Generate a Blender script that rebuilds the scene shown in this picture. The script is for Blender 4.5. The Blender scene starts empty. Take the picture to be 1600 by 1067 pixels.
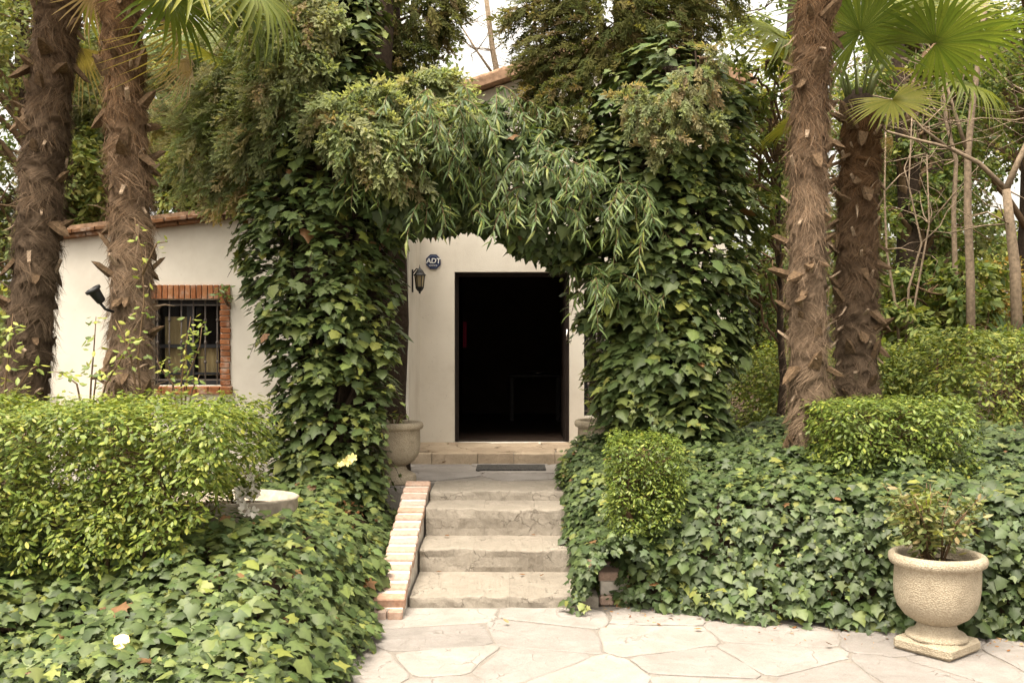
import bpy, math, random
import numpy as np
from mathutils import Vector, Matrix

random.seed(5)
rng = np.random.default_rng(11)
scene = bpy.context.scene
C = scene.collection

# ---------------------------------------------------------------- camera
F_PX, CAM_H, CX, CY = 1555.6, 1.84, 800.0, 533.5
cam_data = bpy.data.cameras.new('camera')
cam_data.lens = 35.0
cam_data.sensor_width = 36.0
cam_data.clip_start = 0.05
cam_data.clip_end = 2000.0
cam = bpy.data.objects.new('camera', cam_data)
cam.location = (0, 0, CAM_H)
cam.rotation_euler = (math.radians(90), 0, 0)
C.objects.link(cam)
scene.camera = cam

# ---------------------------------------------------------------- sky, sun, exposure
SUN_EL, SUN_AZ = math.radians(69), math.radians(212)      # azimuth from north (+y) clockwise: behind the camera, to its left
world = bpy.data.worlds.new('World')
scene.world = world
world.use_nodes = True
wn = world.node_tree
wn.nodes.clear()
sky = wn.nodes.new('ShaderNodeTexSky')
sky.sky_type = 'NISHITA'
sky.sun_disc = False
sky.sun_elevation = SUN_EL
sky.sun_rotation = SUN_AZ
sky.air_density = 1.0
sky.dust_density = 6.0
sky.ozone_density = 0.6
hsv = wn.nodes.new('ShaderNodeHueSaturation')             # thin cloud: the same sky, nearly colourless
hsv.inputs['Saturation'].default_value = 0.15
tint = wn.nodes.new('ShaderNodeMix')
tint.data_type = 'RGBA'
tint.blend_type = 'MULTIPLY'
tint.inputs['Factor'].default_value = 1.0
tint.inputs['B'].default_value = (1.0, 0.935, 0.815, 1)
bg = wn.nodes.new('ShaderNodeBackground')
bg.inputs['Strength'].default_value = 0.15
wout = wn.nodes.new('ShaderNodeOutputWorld')
wn.links.new(sky.outputs['Color'], hsv.inputs['Color'])
wn.links.new(hsv.outputs['Color'], tint.inputs['A'])
wn.links.new(tint.outputs['Result'], bg.inputs['Color'])
wn.links.new(bg.outputs['Background'], wout.inputs['Surface'])

sun_data = bpy.data.lights.new('sun', 'SUN')
sun_data.energy = 0.95
sun_data.angle = math.radians(30)
sun_data.color = (1.0, 0.9, 0.75)
sun = bpy.data.objects.new('sun', sun_data)
sd = Vector((math.sin(SUN_AZ) * math.cos(SUN_EL), math.cos(SUN_AZ) * math.cos(SUN_EL), math.sin(SUN_EL)))
sun.rotation_euler = sd.to_track_quat('Z', 'Y').to_euler()
sun.location = (-4, -6, 12)
C.objects.link(sun)

scene.view_settings.view_transform = 'Standard'
scene.view_settings.look = 'None'
scene.view_settings.gamma = 1.0
scene.view_settings.use_curve_mapping = False
scene.view_settings.exposure = 1.88
scene.render.engine = 'CYCLES'
scene.cycles.max_bounces = 8
scene.cycles.diffuse_bounces = 4
scene.cycles.transmission_bounces = 6
scene.cycles.use_denoising = True


# ---------------------------------------------------------------- helpers
def P(px, py, D):
    """a point of the place from its bearing in the photograph and its measured distance D"""
    return np.array([(px - CX) * D / F_PX, D, CAM_H - (py - CY) * D / F_PX])


def nrm(a):
    return a / np.maximum(np.linalg.norm(a, axis=-1, keepdims=True), 1e-9)


def sm(t):
    t = np.clip(t, 0, 1)
    return t * t * (3 - 2 * t)


_nd = {}


def noise(p, scale=1.0, seed=0):
    """smooth pseudo noise, about -1..1, for arrays of points"""
    if seed not in _nd:
        r = np.random.default_rng(1000 + seed)
        k = nrm(r.normal(size=(9, 3))) * r.uniform(0.6, 1.9, (9, 1))
        _nd[seed] = (k, r.uniform(0, 6.28, 9))
    k, ph = _nd[seed]
    q = np.asarray(p, float) * scale
    return np.sin(q @ k.T * 3.0 + ph).sum(-1) / 4.2


def tag(o, label=None, cat=None, group=None, kind=None):
    if label:
        o['label'] = label
    if cat:
        o['category'] = cat
    if group:
        o['group'] = group
    if kind:
        o['kind'] = kind
    return o


def empty(name, loc, label=None, cat=None, group=None, rz=0.0):
    o = bpy.data.objects.new(name, None)
    o.location = tuple(float(v) for v in loc)
    o.rotation_euler = (0, 0, rz)
    o.empty_display_size = 0.1
    C.objects.link(o)
    return tag(o, label, cat, group)


def link(name, me, parent=None, loc=(0, 0, 0), mat=None):
    o = bpy.data.objects.new(name, me)
    o.location = tuple(float(v) for v in loc)
    if parent is not None:
        o.parent = parent
    if mat is not None and len(me.materials) == 0:
        me.materials.append(mat)
    C.objects.link(o)
    return o


def np_mesh(name, V, faces, mat=None, col=None, smooth=False):
    """faces: int array (n, k), every face with k corners"""
    V = np.ascontiguousarray(V, dtype=np.float32)
    faces = np.ascontiguousarray(faces, dtype=np.int32)
    n, k = faces.shape
    me = bpy.data.meshes.new(name)
    me.vertices.add(len(V))
    me.vertices.foreach_set('co', V.ravel())
    me.loops.add(n * k)
    me.loops.foreach_set('vertex_index', faces.ravel())
    me.polygons.add(n)
    me.polygons.foreach_set('loop_start', np.arange(0, n * k, k, dtype=np.int32))
    me.polygons.foreach_set('loop_total', np.full(n, k, dtype=np.int32))
    if smooth:
        me.polygons.foreach_set('use_smooth', np.ones(n, dtype=bool))
    me.update(calc_edges=True)
    if col is not None:
        a = me.color_attributes.new('col', 'FLOAT_COLOR', 'POINT')
        c4 = np.ones((len(V), 4), np.float32)
        c4[:, :3] = col
        a.data.foreach_set('color', c4.ravel())
    if mat is not None:
        me.materials.append(mat)
    return me


class MB:
    """collects simple solids into one mesh"""

    def __init__(s):
        s.v, s.f, s.sm = [], [], []

    def add(s, V, Fs, smooth=False):
        o = len(s.v)
        s.v.extend([tuple(map(float, p)) for p in V])
        for f in Fs:
            s.f.append([int(i) + o for i in f])
            s.sm.append(smooth)
        return s

    def box(s, lo, hi, bevel=0.0):
        x0, y0, z0 = lo
        x1, y1, z1 = hi
        if bevel <= 0:
            V = [(x0, y0, z0), (x1, y0, z0), (x1, y1, z0), (x0, y1, z0), (x0, y0, z1), (x1, y0, z1), (x1, y1, z1), (x0, y1, z1)]
            return s.add(V, [(0, 3, 2, 1), (4, 5, 6, 7), (0, 1, 5, 4), (1, 2, 6, 5), (2, 3, 7, 6), (3, 0, 4, 7)])
        b = min(bevel, (x1 - x0) * .45, (y1 - y0) * .45, (z1 - z0) * .45)
        V, idx = [], {}
        for ix, x in enumerate((x0, x1)):
            for iy, y in enumerate((y0, y1)):
                for iz, z in enumerate((z0, z1)):
                    sx, sy, sz = (b, -b)[ix], (b, -b)[iy], (b, -b)[iz]
                    for ax in range(3):
                        q = [x + sx, y + sy, z + sz]
                        q[ax] = (x, y, z)[ax]
                        idx[ix, iy, iz, ax] = len(V)
                        V.append(q)
        Fs = []
        for ax in range(3):
            o1, o2 = (ax + 1) % 3, (ax + 2) % 3
            for sgn in (0, 1):
                c = []
                for a, bb in ((0, 0), (1, 0), (1, 1), (0, 1)):
                    k = [0, 0, 0]
                    k[ax], k[o1], k[o2] = sgn, a, bb
                    c.append(idx[k[0], k[1], k[2], ax])
                Fs.append(c if sgn else c[::-1])
            for a in (0, 1):          # bevel strips along axis ax
                for bb in (0, 1):
                    k0, k1 = [0, 0, 0], [0, 0, 0]
                    k0[o1] = k1[o1] = a
                    k0[o2] = k1[o2] = bb
                    k1[ax] = 1
                    c = [idx[(*k0, o1)], idx[(*k1, o1)], idx[(*k1, o2)], idx[(*k0, o2)]]
                    Fs.append(c if a != bb else c[::-1])
        for ix in (0, 1):
            for iy in (0, 1):
                for iz in (0, 1):
                    c = [idx[ix, iy, iz, 0], idx[ix, iy, iz, 1], idx[ix, iy, iz, 2]]
                    Fs.append(c if (ix + iy + iz) % 2 else c[::-1])
        return s.add(V, Fs)

    def prism(s, poly, z0, z1):
        """poly: list of (x, y); extruded in z"""
        n = len(poly)
        V = [(x, y, z0) for x, y in poly] + [(x, y, z1) for x, y in poly]
        Fs = [list(range(n))[::-1], list(range(n, 2 * n))]
        Fs += [(i, (i + 1) % n, n + (i + 1) % n, n + i) for i in range(n)]
        return s.add(V, Fs)

    def tube(s, pts, rad, sides=8, cap=True, smooth=True):
        pts = np.asarray(pts, float)
        n = len(pts)
        rad = np.broadcast_to(np.asarray(rad, float), (n,))
        t = np.gradient(pts, axis=0)
        t = nrm(t)
        ref = np.array([0, 0, 1.0]) if abs(t[0][2]) < .9 else np.array([1.0, 0, 0])
        V, Fs = [], []
        for i in range(n):
            a = nrm(np.cross(t[i], ref))
            b = np.cross(t[i], a)
            for k in range(sides):
                q = 2 * math.pi * k / sides
                V.append(pts[i] + rad[i] * (math.cos(q) * a + math.sin(q) * b))
        for i in range(n - 1):
            for k in range(sides):
                k2 = (k + 1) % sides
                Fs.append((i * sides + k, i * sides + k2, (i + 1) * sides + k2, (i + 1) * sides + k))
        if cap:
            Fs.append(tuple(range(sides))[::-1])
            Fs.append(tuple(range((n - 1) * sides, n * sides)))
        return s.add(V, Fs, smooth)

    def lathe(s, prof, seg=40, center=(0, 0, 0), mod=None, smooth=True):
        """prof: list of (r, z) ; mod(angle, r, z) -> r"""
        cx, cy, cz = center
        n = len(prof)
        V, Fs = [], []
        for r, z in prof:
            for k in range(seg):
                a = 2 * math.pi * k / seg
                rr = mod(a, r, z) if mod else r
                V.append((cx + rr * math.cos(a), cy + rr * math.sin(a), cz + z))
        for i in range(n - 1):
            for k in range(seg):
                k2 = (k + 1) % seg
                Fs.append((i * seg + k, i * seg + k2, (i + 1) * seg + k2, (i + 1) * seg + k))
        if prof[0][0] > 1e-6:
            Fs.append(tuple(range(seg))[::-1])
        if prof[-1][0] > 1e-6:
            Fs.append(tuple(range((n - 1) * seg, n * seg)))
        return s.add(V, Fs, smooth)

    def mesh(s, name, mat=None):
        me = bpy.data.meshes.new(name)
        me.from_pydata(s.v, [], s.f)
        me.polygons.foreach_set('use_smooth', s.sm)
        if mat is not None:
            me.materials.append(mat)
        me.update()
        return me

    def build(s, name, mat=None, parent=None, loc=(0, 0, 0)):
        return link(name, s.mesh(name, mat), parent, loc)


# ---------------------------------------------------------------- materials
def new_mat(name):
    m = bpy.data.materials.new(name)
    m.use_nodes = True
    nt = m.node_tree
    return m, nt, nt.nodes['Principled BSDF'], nt.nodes['Material Output']


def N(nt, t, **kw):
    n = nt.nodes.new(t)
    for k, v in kw.items():
        setattr(n, k, v)
    return n


def ramp(nt, fac, stops):
    r = N(nt, 'ShaderNodeValToRGB')
    el = r.color_ramp.elements
    while len(el) > 1:
        el.remove(el[-1])
    el[0].position = stops[0][0]
    el[0].color = (*stops[0][1], 1)
    for p, c in stops[1:]:
        e = el.new(p)
        e.color = (*c, 1)
    nt.links.new(fac, r.inputs['Fac'])
    return r.outputs['Color']


def noise_tex(nt, scale, detail=5, rough=.6, vec=None, dist=0.0):
    n = N(nt, 'ShaderNodeTexNoise')
    n.inputs['Scale'].default_value = scale
    n.inputs['Detail'].default_value = detail
    n.inputs['Roughness'].default_value = rough
    n.inputs['Distortion'].default_value = dist
    if vec is not None:
        nt.links.new(vec, n.inputs['Vector'])
    return n.outputs['Fac']


def mixc(nt, fac, a, b, mode='MIX'):
    m = N(nt, 'ShaderNodeMix', data_type='RGBA', blend_type=mode)
    for sock, v in (('Factor', fac), ('A', a), ('B', b)):
        if isinstance(v, (int, float)):
            m.inputs[sock].default_value = v
        elif isinstance(v, tuple):
            m.inputs[sock].default_value = (*v, 1)
        else:
            nt.links.new(v, m.inputs[sock])
    return m.outputs['Result']


def bump(nt, bsdf, h, strength=.3, dist=.01):
    b = N(nt, 'ShaderNodeBump')
    b.inputs['Strength'].default_value = strength
    b.inputs['Distance'].default_value = dist
    nt.links.new(h, b.inputs['Height'])
    nt.links.new(b.outputs['Normal'], bsdf.inputs['Normal'])


def geo_pos(nt):
    return N(nt, 'ShaderNodeNewGeometry').outputs['Position']


def leaf_mat(name, rough=.45, trans=.28, spec=.4):
    m, nt, b, out = new_mat(name)
    a = N(nt, 'ShaderNodeAttribute', attribute_name='col')
    g = geo_pos(nt)
    v = mixc(nt, noise_tex(nt, 60, 2, .5, g), (0.8, 0.8, 0.8), (1.18, 1.15, 1.1))
    c = mixc(nt, 1.0, a.outputs['Color'], v, 'MULTIPLY')
    nt.links.new(c, b.inputs['Base Color'])
    b.inputs['Roughness'].default_value = rough
    b.inputs['Specular IOR Level'].default_value = spec
    tr = N(nt, 'ShaderNodeBsdfTranslucent')
    tc = mixc(nt, 1.0, c, (1.5, 1.45, .7), 'MULTIPLY')
    nt.links.new(tc, tr.inputs['Color'])
    mx = N(nt, 'ShaderNodeMixShader')
    mx.inputs['Fac'].default_value = trans
    nt.links.new(b.outputs['BSDF'], mx.inputs[1])
    nt.links.new(tr.outputs['BSDF'], mx.inputs[2])
    nt.links.new(mx.outputs['Shader'], out.inputs['Surface'])
    return m


def simple_mat(name, col, rough=.6, spec=.3, var=.2, scale=20, bmp=0.0, metal=0.0):
    m, nt, b, out = new_mat(name)
    g = geo_pos(nt)
    n = noise_tex(nt, scale, 4, .6, g)
    lo = tuple(max(0, c * (1 - var)) for c in col)
    hi = tuple(min(1, c * (1 + var)) for c in col)
    nt.links.new(ramp(nt, n, [(.3, lo), (.7, hi)]), b.inputs['Base Color'])
    b.inputs['Roughness'].default_value = rough
    b.inputs['Specular IOR Level'].default_value = spec
    b.inputs['Metallic'].default_value = metal
    if bmp:
        bump(nt, b, n, bmp, .01)
    return m


def attr_mat(name, rough=.8, spec=.15):
    m, nt, b, out = new_mat(name)
    a = N(nt, 'ShaderNodeAttribute', attribute_name='col')
    nt.links.new(a.outputs['Color'], b.inputs['Base Color'])
    b.inputs['Roughness'].default_value = rough
    b.inputs['Specular IOR Level'].default_value = spec
    return m


M = {}
M['leaf_ivy'] = leaf_mat('ivy_leaf', .5, .14, .38)
M['leaf_soft'] = leaf_mat('soft_leaf', .48, .25, .4)
M['leaf_far'] = leaf_mat('far_leaf', .6, .35, .2)
M['juniper'] = leaf_mat('juniper_spray', .8, .48, .1)
M['palm_leaf'] = leaf_mat('palm_leaf', .45, .4, .35)
M['fibre'] = attr_mat('palm_fibre', .9, .08)
M['bark_dark'] = simple_mat('dark_bark', (.04, .028, .02), .9, .1, .45, 25, .6)
M['bark_pale'] = simple_mat('pale_bark', (.2, .15, .105), .85, .15, .4, 22, .5)
M['twig'] = simple_mat('twig', (.13, .085, .05), .85, .1, .3, 40, .3)
M['stub'] = simple_mat('petiole_stub', (.27, .2, .14), .85, .12, .4, 60, .4)
M['sheath'] = simple_mat('leaf_sheath', (.11, .072, .043), .9, .1, .5, 45, .7)
M['black'] = simple_mat('black_metal', (.012, .012, .014), .45, .4, .3, 30)
M['iron'] = simple_mat('iron_bar', (.09, .075, .065), .6, .4, .4, 80, .2)
M['soil'] = simple_mat('soil', (.055, .038, .026), .95, .05, .5, 18, .9)
M['room'] = simple_mat('room_wall', (.045, .03, .022), .9, .1, .2, 4)  # dark brown stands in for the shade of the unlit interior
M['roomfloor'] = simple_mat('room_floor', (.03, .02, .015), .4, .3, .2, 4)  # interior shade put into the floor colour too
M['red_cloth'] = simple_mat('red_cloth', (.1, .006, .02), .9, .1, .2, 10)
M['darkwood'] = simple_mat('dark_wood', (.014, .009, .007), .5, .2, .3, 12)  # darkened further so the hall table stays hidden in the gloom
M['glass'], _nt, _b, _o = new_mat('window_glass')
_b.inputs['Base Color'].default_value = (.02, .02, .02, 1)
_b.inputs['Roughness'].default_value = .08
_b.inputs['Alpha'].default_value = .14
M['curtain'] = simple_mat('curtain', (.42, .33, .17), .9, .1, .15, 6)
M['petal'] = simple_mat('white_petal', (.8, .74, .66), .6, .2, .08, 30)
M['petal_red'] = simple_mat('red_petal', (.6, .03, .02), .6, .2, .1, 30)
M['blue'] = simple_mat('blue_sign', (.01, .018, .06), .4, .4, .1, 20)
M['white_print'] = simple_mat('white_print', (.72, .72, .7), .5, .3, .05, 20)
M['steel'] = simple_mat('steel', (.5, .48, .45), .3, .5, .1, 20, 0, .9)
M['terracotta'] = simple_mat('terracotta', (.33, .14, .07), .85, .15, .25, 25, .2)


def plaster():
    m, nt, b, out = new_mat('wall_plaster')
    g = geo_pos(nt)
    big = noise_tex(nt, .9, 5, .65, g)
    c = ramp(nt, big, [(.3, (.53, .48, .415)), (.5, (.63, .585, .515)), (.75, (.68, .635, .565))])
    # rain streaks and dirt
    mp = N(nt, 'ShaderNodeMapping')
    mp.inputs['Scale'].default_value = (1.7, 1.7, .45)
    nt.links.new(g, mp.inputs['Vector'])
    st = noise_tex(nt, 2.2, 6, .7, mp.outputs['Vector'])
    c = mixc(nt, ramp(nt, st, [(.6, (0, 0, 0)), (.85, (.35, .35, .35))]), c, (.42, .36, .29))
    sp = noise_tex(nt, 30, 3, .6, g)
    c = mixc(nt, ramp(nt, sp, [(.66, (0, 0, 0)), (.74, (.35, .35, .35))]), c, (.3, .26, .21))
    nt.links.new(c, b.inputs['Base Color'])
    b.inputs['Roughness'].default_value = .9
    b.inputs['Specular IOR Level'].default_value = .15
    h = mixc(nt, .5, noise_tex(nt, 5, 4, .6, g), noise_tex(nt, 90, 3, .6, g))
    bump(nt, b, h, .35, .012)
    return m


def brick_mat(name, cols, mort=False):
    m, nt, b, out = new_mat(name)
    oi = N(nt, 'ShaderNodeObjectInfo')
    c = ramp(nt, oi.outputs['Random'], [(0, cols[0]), (.35, cols[1]), (.7, cols[2]), (1, cols[3])])
    g = geo_pos(nt)
    n = noise_tex(nt, 35, 5, .7, g)
    c = mixc(nt, 1.0, c, ramp(nt, n, [(.3, (.7, .7, .7)), (.7, (1.2, 1.2, 1.2))]), 'MULTIPLY')
    n2 = noise_tex(nt, 9, 5, .7, g)
    c = mixc(nt, ramp(nt, n2, [(.5, (0, 0, 0)), (.72, (.6, .6, .6))]), c, (.46, .39, .33))
    nt.links.new(c, b.inputs['Base Color'])
    b.inputs['Roughness'].default_value = .9
    b.inputs['Specular IOR Level'].default_value = .15
    bump(nt, b, n, .5, .006)
    return m


def stone_mat(name, cols, crack=.6, scale=1.0, dark=(.2, .16, .12), lich=.35):
    m, nt, b, out = new_mat(name)
    oi = N(nt, 'ShaderNodeObjectInfo')
    c = ramp(nt, oi.outputs['Random'], [(0, cols[0]), (.5, cols[1]), (1, cols[2])])
    g = geo_pos(nt)
    n1 = noise_tex(nt, 3.2 * scale, 7, .68, g, .6)
    c = mixc(nt, 1.0, c, ramp(nt, n1, [(.3, (.78, .76, .73)), (.68, (1.1, 1.08, 1.06))]), 'MULTIPLY')
    n2 = noise_tex(nt, 14 * scale, 6, .7, g, .3)
    c = mixc(nt, ramp(nt, n2, [(.56, (0, 0, 0)), (.78, (lich, lich, lich))]), c, dark)
    fine = noise_tex(nt, 120, 3, .7, g)
    c = mixc(nt, 1.0, c, ramp(nt, fine, [(.3, (.88, .88, .88)), (.7, (1.08, 1.08, 1.08))]), 'MULTIPLY')
    # cracks
    wv = N(nt, 'ShaderNodeTexVoronoi', feature='DISTANCE_TO_EDGE')
    wv.inputs['Scale'].default_value = 3.1 * scale
    nn = N(nt, 'ShaderNodeTexNoise')
    nn.inputs['Scale'].default_value = 5 * scale
    nn.inputs['Detail'].default_value = 5
    nt.links.new(g, nn.inputs['Vector'])
    vm = N(nt, 'ShaderNodeVectorMath', operation='MULTIPLY_ADD')
    vm.inputs[1].default_value = (.35, .35, .35)
    nt.links.new(nn.outputs['Color'], vm.inputs[0])
    nt.links.new(g, vm.inputs[2])
    nt.links.new(vm.outputs['Vector'], wv.inputs['Vector'])
    ck = ramp(nt, wv.outputs['Distance'], [(0, (1, 1, 1)), (.018, (0, 0, 0))])
    msk = ramp(nt, n1, [(.48, (0, 0, 0)), (.6, (crack, crack, crack))])
    ckm = mixc(nt, 1.0, ck, msk, 'MULTIPLY')
    c = mixc(nt, ckm, c, dark)
    nt.links.new(c, b.inputs['Base Color'])
    b.inputs['Roughness'].default_value = .88
    b.inputs['Specular IOR Level'].default_value = .2
    h = mixc(nt, .5, n1, n2)
    h = mixc(nt, ckm, h, (0, 0, 0))
    bump(nt, b, h, .8, .03)
    return m


def pebbled(name, col, dark):
    m, nt, b, out = new_mat(name)
    g = geo_pos(nt)
    v = N(nt, 'ShaderNodeTexVoronoi', feature='F1')
    v.inputs['Scale'].default_value = 105
    nt.links.new(g, v.inputs['Vector'])
    n = noise_tex(nt, 6, 5, .65, g)
    c = ramp(nt, n, [(.3, tuple(k * .8 for k in col)), (.7, tuple(k * 1.12 for k in col))])
    c = mixc(nt, ramp(nt, v.outputs['Distance'], [(.35, (0, 0, 0)), (.75, (.5, .5, .5))]), c, dark)
    n2 = noise_tex(nt, 11, 6, .7, g, .8)
    c = mixc(nt, ramp(nt, n2, [(.52, (0, 0, 0)), (.72, (.55, .55, .55))]), c, tuple(k * .75 for k in dark))
    nt.links.new(c, b.inputs['Base Color'])
    b.inputs['Roughness'].default_value = .85
    b.inputs['Specular IOR Level'].default_value = .2
    inv = ramp(nt, v.outputs['Distance'], [(0, (1, 1, 1)), (.8, (0, 0, 0))])
    bump(nt, b, inv, .45, .01)
    return m


M['plaster'] = plaster()
M['brick'] = brick_mat('brick', [(.25, .095, .04), (.3, .125, .055), (.2, .075, .032), (.33, .15, .07)])
M['edge_brick'] = brick_mat('edging_brick', [(.4, .3, .25), (.42, .28, .21), (.36, .27, .22), (.4, .23, .15)])
M['eave_brick'] = brick_mat('eave_brick', [(.14, .065, .03), (.18, .085, .04), (.1, .05, .025), (.2, .1, .05)])
M['flag'] = stone_mat('flagstone', [(.235, .218, .207), (.272, .252, .238), (.31, .286, .266)], .6, 1.0, (.19, .16, .13), .45)
M['mortar'] = stone_mat('mortar', [(.235, .212, .19), (.25, .228, .205), (.225, .205, .185)], .3, 2, (.17, .135, .1), .5)
M['step'] = stone_mat('step_stone', [(.26, .232, .196), (.295, .265, .225), (.278, .248, .21)], 1.0, 1.5, (.14, .115, .085), .7)
M['sill_stone'] = stone_mat('threshold_stone', [(.34, .27, .2), (.4, .32, .235), (.44, .36, .27)], .5, 1.5, (.2, .14, .09), .5)
M['urn'] = pebbled('pebbled_stone', (.39, .33, .245), (.23, .18, .12))
M['bowl'] = simple_mat('cast_stone', (.40, .34, .27), .85, .2, .3, 16, .5)
M['whitewash'] = simple_mat('whitewash', (.52, .47, .41), .9, .15, .3, 12, .5)
M['tile'] = simple_mat('roof_tile', (.27, .17, .11), .9, .15, .4, 14, .4)
M['rubber'], _nt, _b, _o = new_mat('rubber_mat')
_v = N(_nt, 'ShaderNodeTexVoronoi')
_v.inputs['Scale'].default_value = 45
_nt.links.new(geo_pos(_nt), _v.inputs['Vector'])
_nt.links.new(ramp(_nt, _v.outputs['Distance'], [(.2, (.012, .012, .012)), (.7, (.06, .055, .05))]), _b.inputs['Base Color'])
_b.inputs['Roughness'].default_value = .7
bump(_nt, _b, _v.outputs['Distance'], .8, .01)
M['glow'], _nt, _b, _o = new_mat('lamp_glow')
_b.inputs['Base Color'].default_value = (.45, .3, .12, 1)
_b.inputs['Emission Color'].default_value = (1, .66, .26, 1)
_b.inputs['Emission Strength'].default_value = 1.0
M['lamp_glass'] = simple_mat('lantern_glass', (.4, .33, .2), .3, .4, .1, 10)


# ---------------------------------------------------------------- leaves
def tmpl_from_half(mid, side, curl=.18, fold=.22):
    """mid: y positions along the midrib; side: list of (x, y) outline from base to tip on one side.
       strip triangulation between midrib and outline"""
    V, T, sh = [], [], []
    for y in mid:
        V.append((0, y, 0))
        sh.append(1.22)
    nm = len(mid)
    for sgn in (1, -1):
        o = len(V)
        for x, y in side:
            V.append((sgn * x, y, 0))
            sh.append(.95)
        seq_m = list(range(nm))
        i = j = 0
        while i < nm - 1 or j < len(side) - 1:
            adv_side = j < len(side) - 1 and (i == nm - 1 or side[j + 1][1] <= mid[i + 1] + 1e-9)
            if adv_side:
                t = (seq_m[i], o + j, o + j + 1)
                j += 1
            else:
                t = (seq_m[i], o + j, seq_m[i + 1])
                i += 1
            T.append(t if sgn > 0 else t[::-1])
    V = np.array(V, float)
    V[:, 2] = -fold * np.abs(V[:, 0]) - curl * V[:, 1] ** 2
    return V, np.array(T), np.array(sh)


T_IVY = tmpl_from_half([.02, .3, .6, 1.0], [(.16, -.1), (.46, .06), (.3, .27), (.5, .46), (.2, .62), (.05, .93)], .16, .2)
T_IVY2 = tmpl_from_half([.0, .35, .7, 1.0], [(.2, -.14), (.47, -.02), (.42, .22), (.46, .36), (.24, .58), (.06, .9)], .22, .28)
T_OVAL = tmpl_from_half([0, .5, 1.0], [(.02, .02), (.22, .32), (.2, .66), (.02, .97)], .2, .35)
T_LANCE = tmpl_from_half([0, .35, .7, 1.0], [(.01, .02), (.085, .3), (.06, .65), (.005, .98)], .45, .4)
T_FAR = (np.array([(0, 0, 0), (.3, .45, -.08), (0, 1, -.15), (-.3, .45, -.08)], float), np.array([(0, 1, 2), (0, 2, 3)]), np.array([1, 1, 1, 1.0]))


def fan_leaf(half, centre, curl, fold):
    V = [(0, centre, 0), (0, half[0][1] * 0 + .0, 0)] + [(x, y, 0) for x, y in half] + [(0, 1.0, 0)] + [(-x, y, 0) for x, y in half]
    k = len(half)
    right = [1] + list(range(2, 2 + k)) + [2 + k]
    left = [1] + list(range(3 + k, 3 + 2 * k)) + [2 + k]
    T = [(0, a, b) for a, b in zip(right, right[1:])] + [(0, b, a) for a, b in zip(left, left[1:])]
    V = np.array(V, float)
    V[:, 2] = -fold * np.abs(V[:, 0]) - curl * V[:, 1] ** 2
    sh = np.where(np.abs(V[:, 0]) < 1e-6, 1.15, .95)
    return V, np.array(T), sh


# the same leaves with fewer triangles, for the mass of them
T_LITE = {id(T_IVY): fan_leaf([(.44, .0), (.25, .26), (.52, .46), (.19, .6)], .34, .16, .2), id(T_IVY2): fan_leaf([(.46, -.06), (.34, .24), (.46, .4)], .34, .22, .28),
          id(T_OVAL): (np.array([(0, 0, 0), (.22, .32, -.1), (.2, .66, -.16), (0, 1, -.2), (-.2, .66, -.16), (-.22, .32, -.1)], float),
                       np.array([(0, 1, 2), (0, 2, 3), (0, 3, 4), (0, 4, 5)]), np.array([1.15, .95, .95, 1.1, .95, .95]))}


def spray_template(seed, n=10, sub=2):
    r = np.random.default_rng(seed)
    V, T, sh = [], [], []

    def blade(a, b, w):
        d = b - a
        sd = nrm(np.cross(d, np.array([0, 0, 1.0]) + r.normal(size=3) * .33))
        o = len(V)
        V.extend([a - sd * w, a + sd * w, b])
        T.append((o, o + 1, o + 2))
        k = r.uniform(.75, 1.25)
        sh.extend([k * .8, k * .8, k * 1.15])
    blade(np.array([0, 0, 0.0]), np.array([0, 1.0, -.15]), .012)
    for i in range(n):
        y = .12 + .85 * i / n
        for s in (-1, 1):
            a = np.array([0, y, -.15 * y * y])
            L = .3 * (1 - .5 * y) * r.uniform(.7, 1.2)
            d = nrm(np.array([s * .5, .9, r.normal() * .4]))
            b = a + d * L
            blade(a, b, .02)
            for k in range(sub):
                q = a + d * L * (k + 1) / (sub + .5)
                dd = nrm(d + r.normal(size=3) * .5 + np.array([0, .6, 0]))
                blade(q, q + dd * L * .62, .042)
    return np.array(V), np.array(T), np.array(sh)


T_SPRAY = [spray_template(3), spray_template(4), spray_template(8)]
T_SPRAY_FAR = [spray_template(3, 7, 2), spray_template(4, 7, 2)]
UP = np.array([0, 0, 1.0])


def frames(Nn, T):
    n = nrm(Nn)
    t = nrm(T - (T * n).sum(1, keepdims=True) * n)
    return np.cross(t, n), t, n


def leaf_arrays(Pp, Nn, T, S, tmpl, col):
    V, tri, sh = tmpl
    b, t, n = frames(Nn, T)
    X = Pp[:, None, :] + S[:, None, None] * (V[None, :, 0:1] * b[:, None] + V[None, :, 1:2] * t[:, None] + V[None, :, 2:3] * n[:, None])
    m, k = len(Pp), len(V)
    Fc = (tri[None] + (np.arange(m) * k)[:, None, None]).reshape(-1, 3)
    Cc = np.clip(col[:, None, :] * sh[None, :, None], 0, 1).reshape(-1, 3)
    return X.reshape(-1, 3), Fc, Cc


def pal_pick(pal, n, weights=None, jit=.12):
    idx = rng.choice(len(pal), n, p=None if weights is None else np.array(weights) / sum(weights))
    return idx


_single_cache = {}


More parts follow.
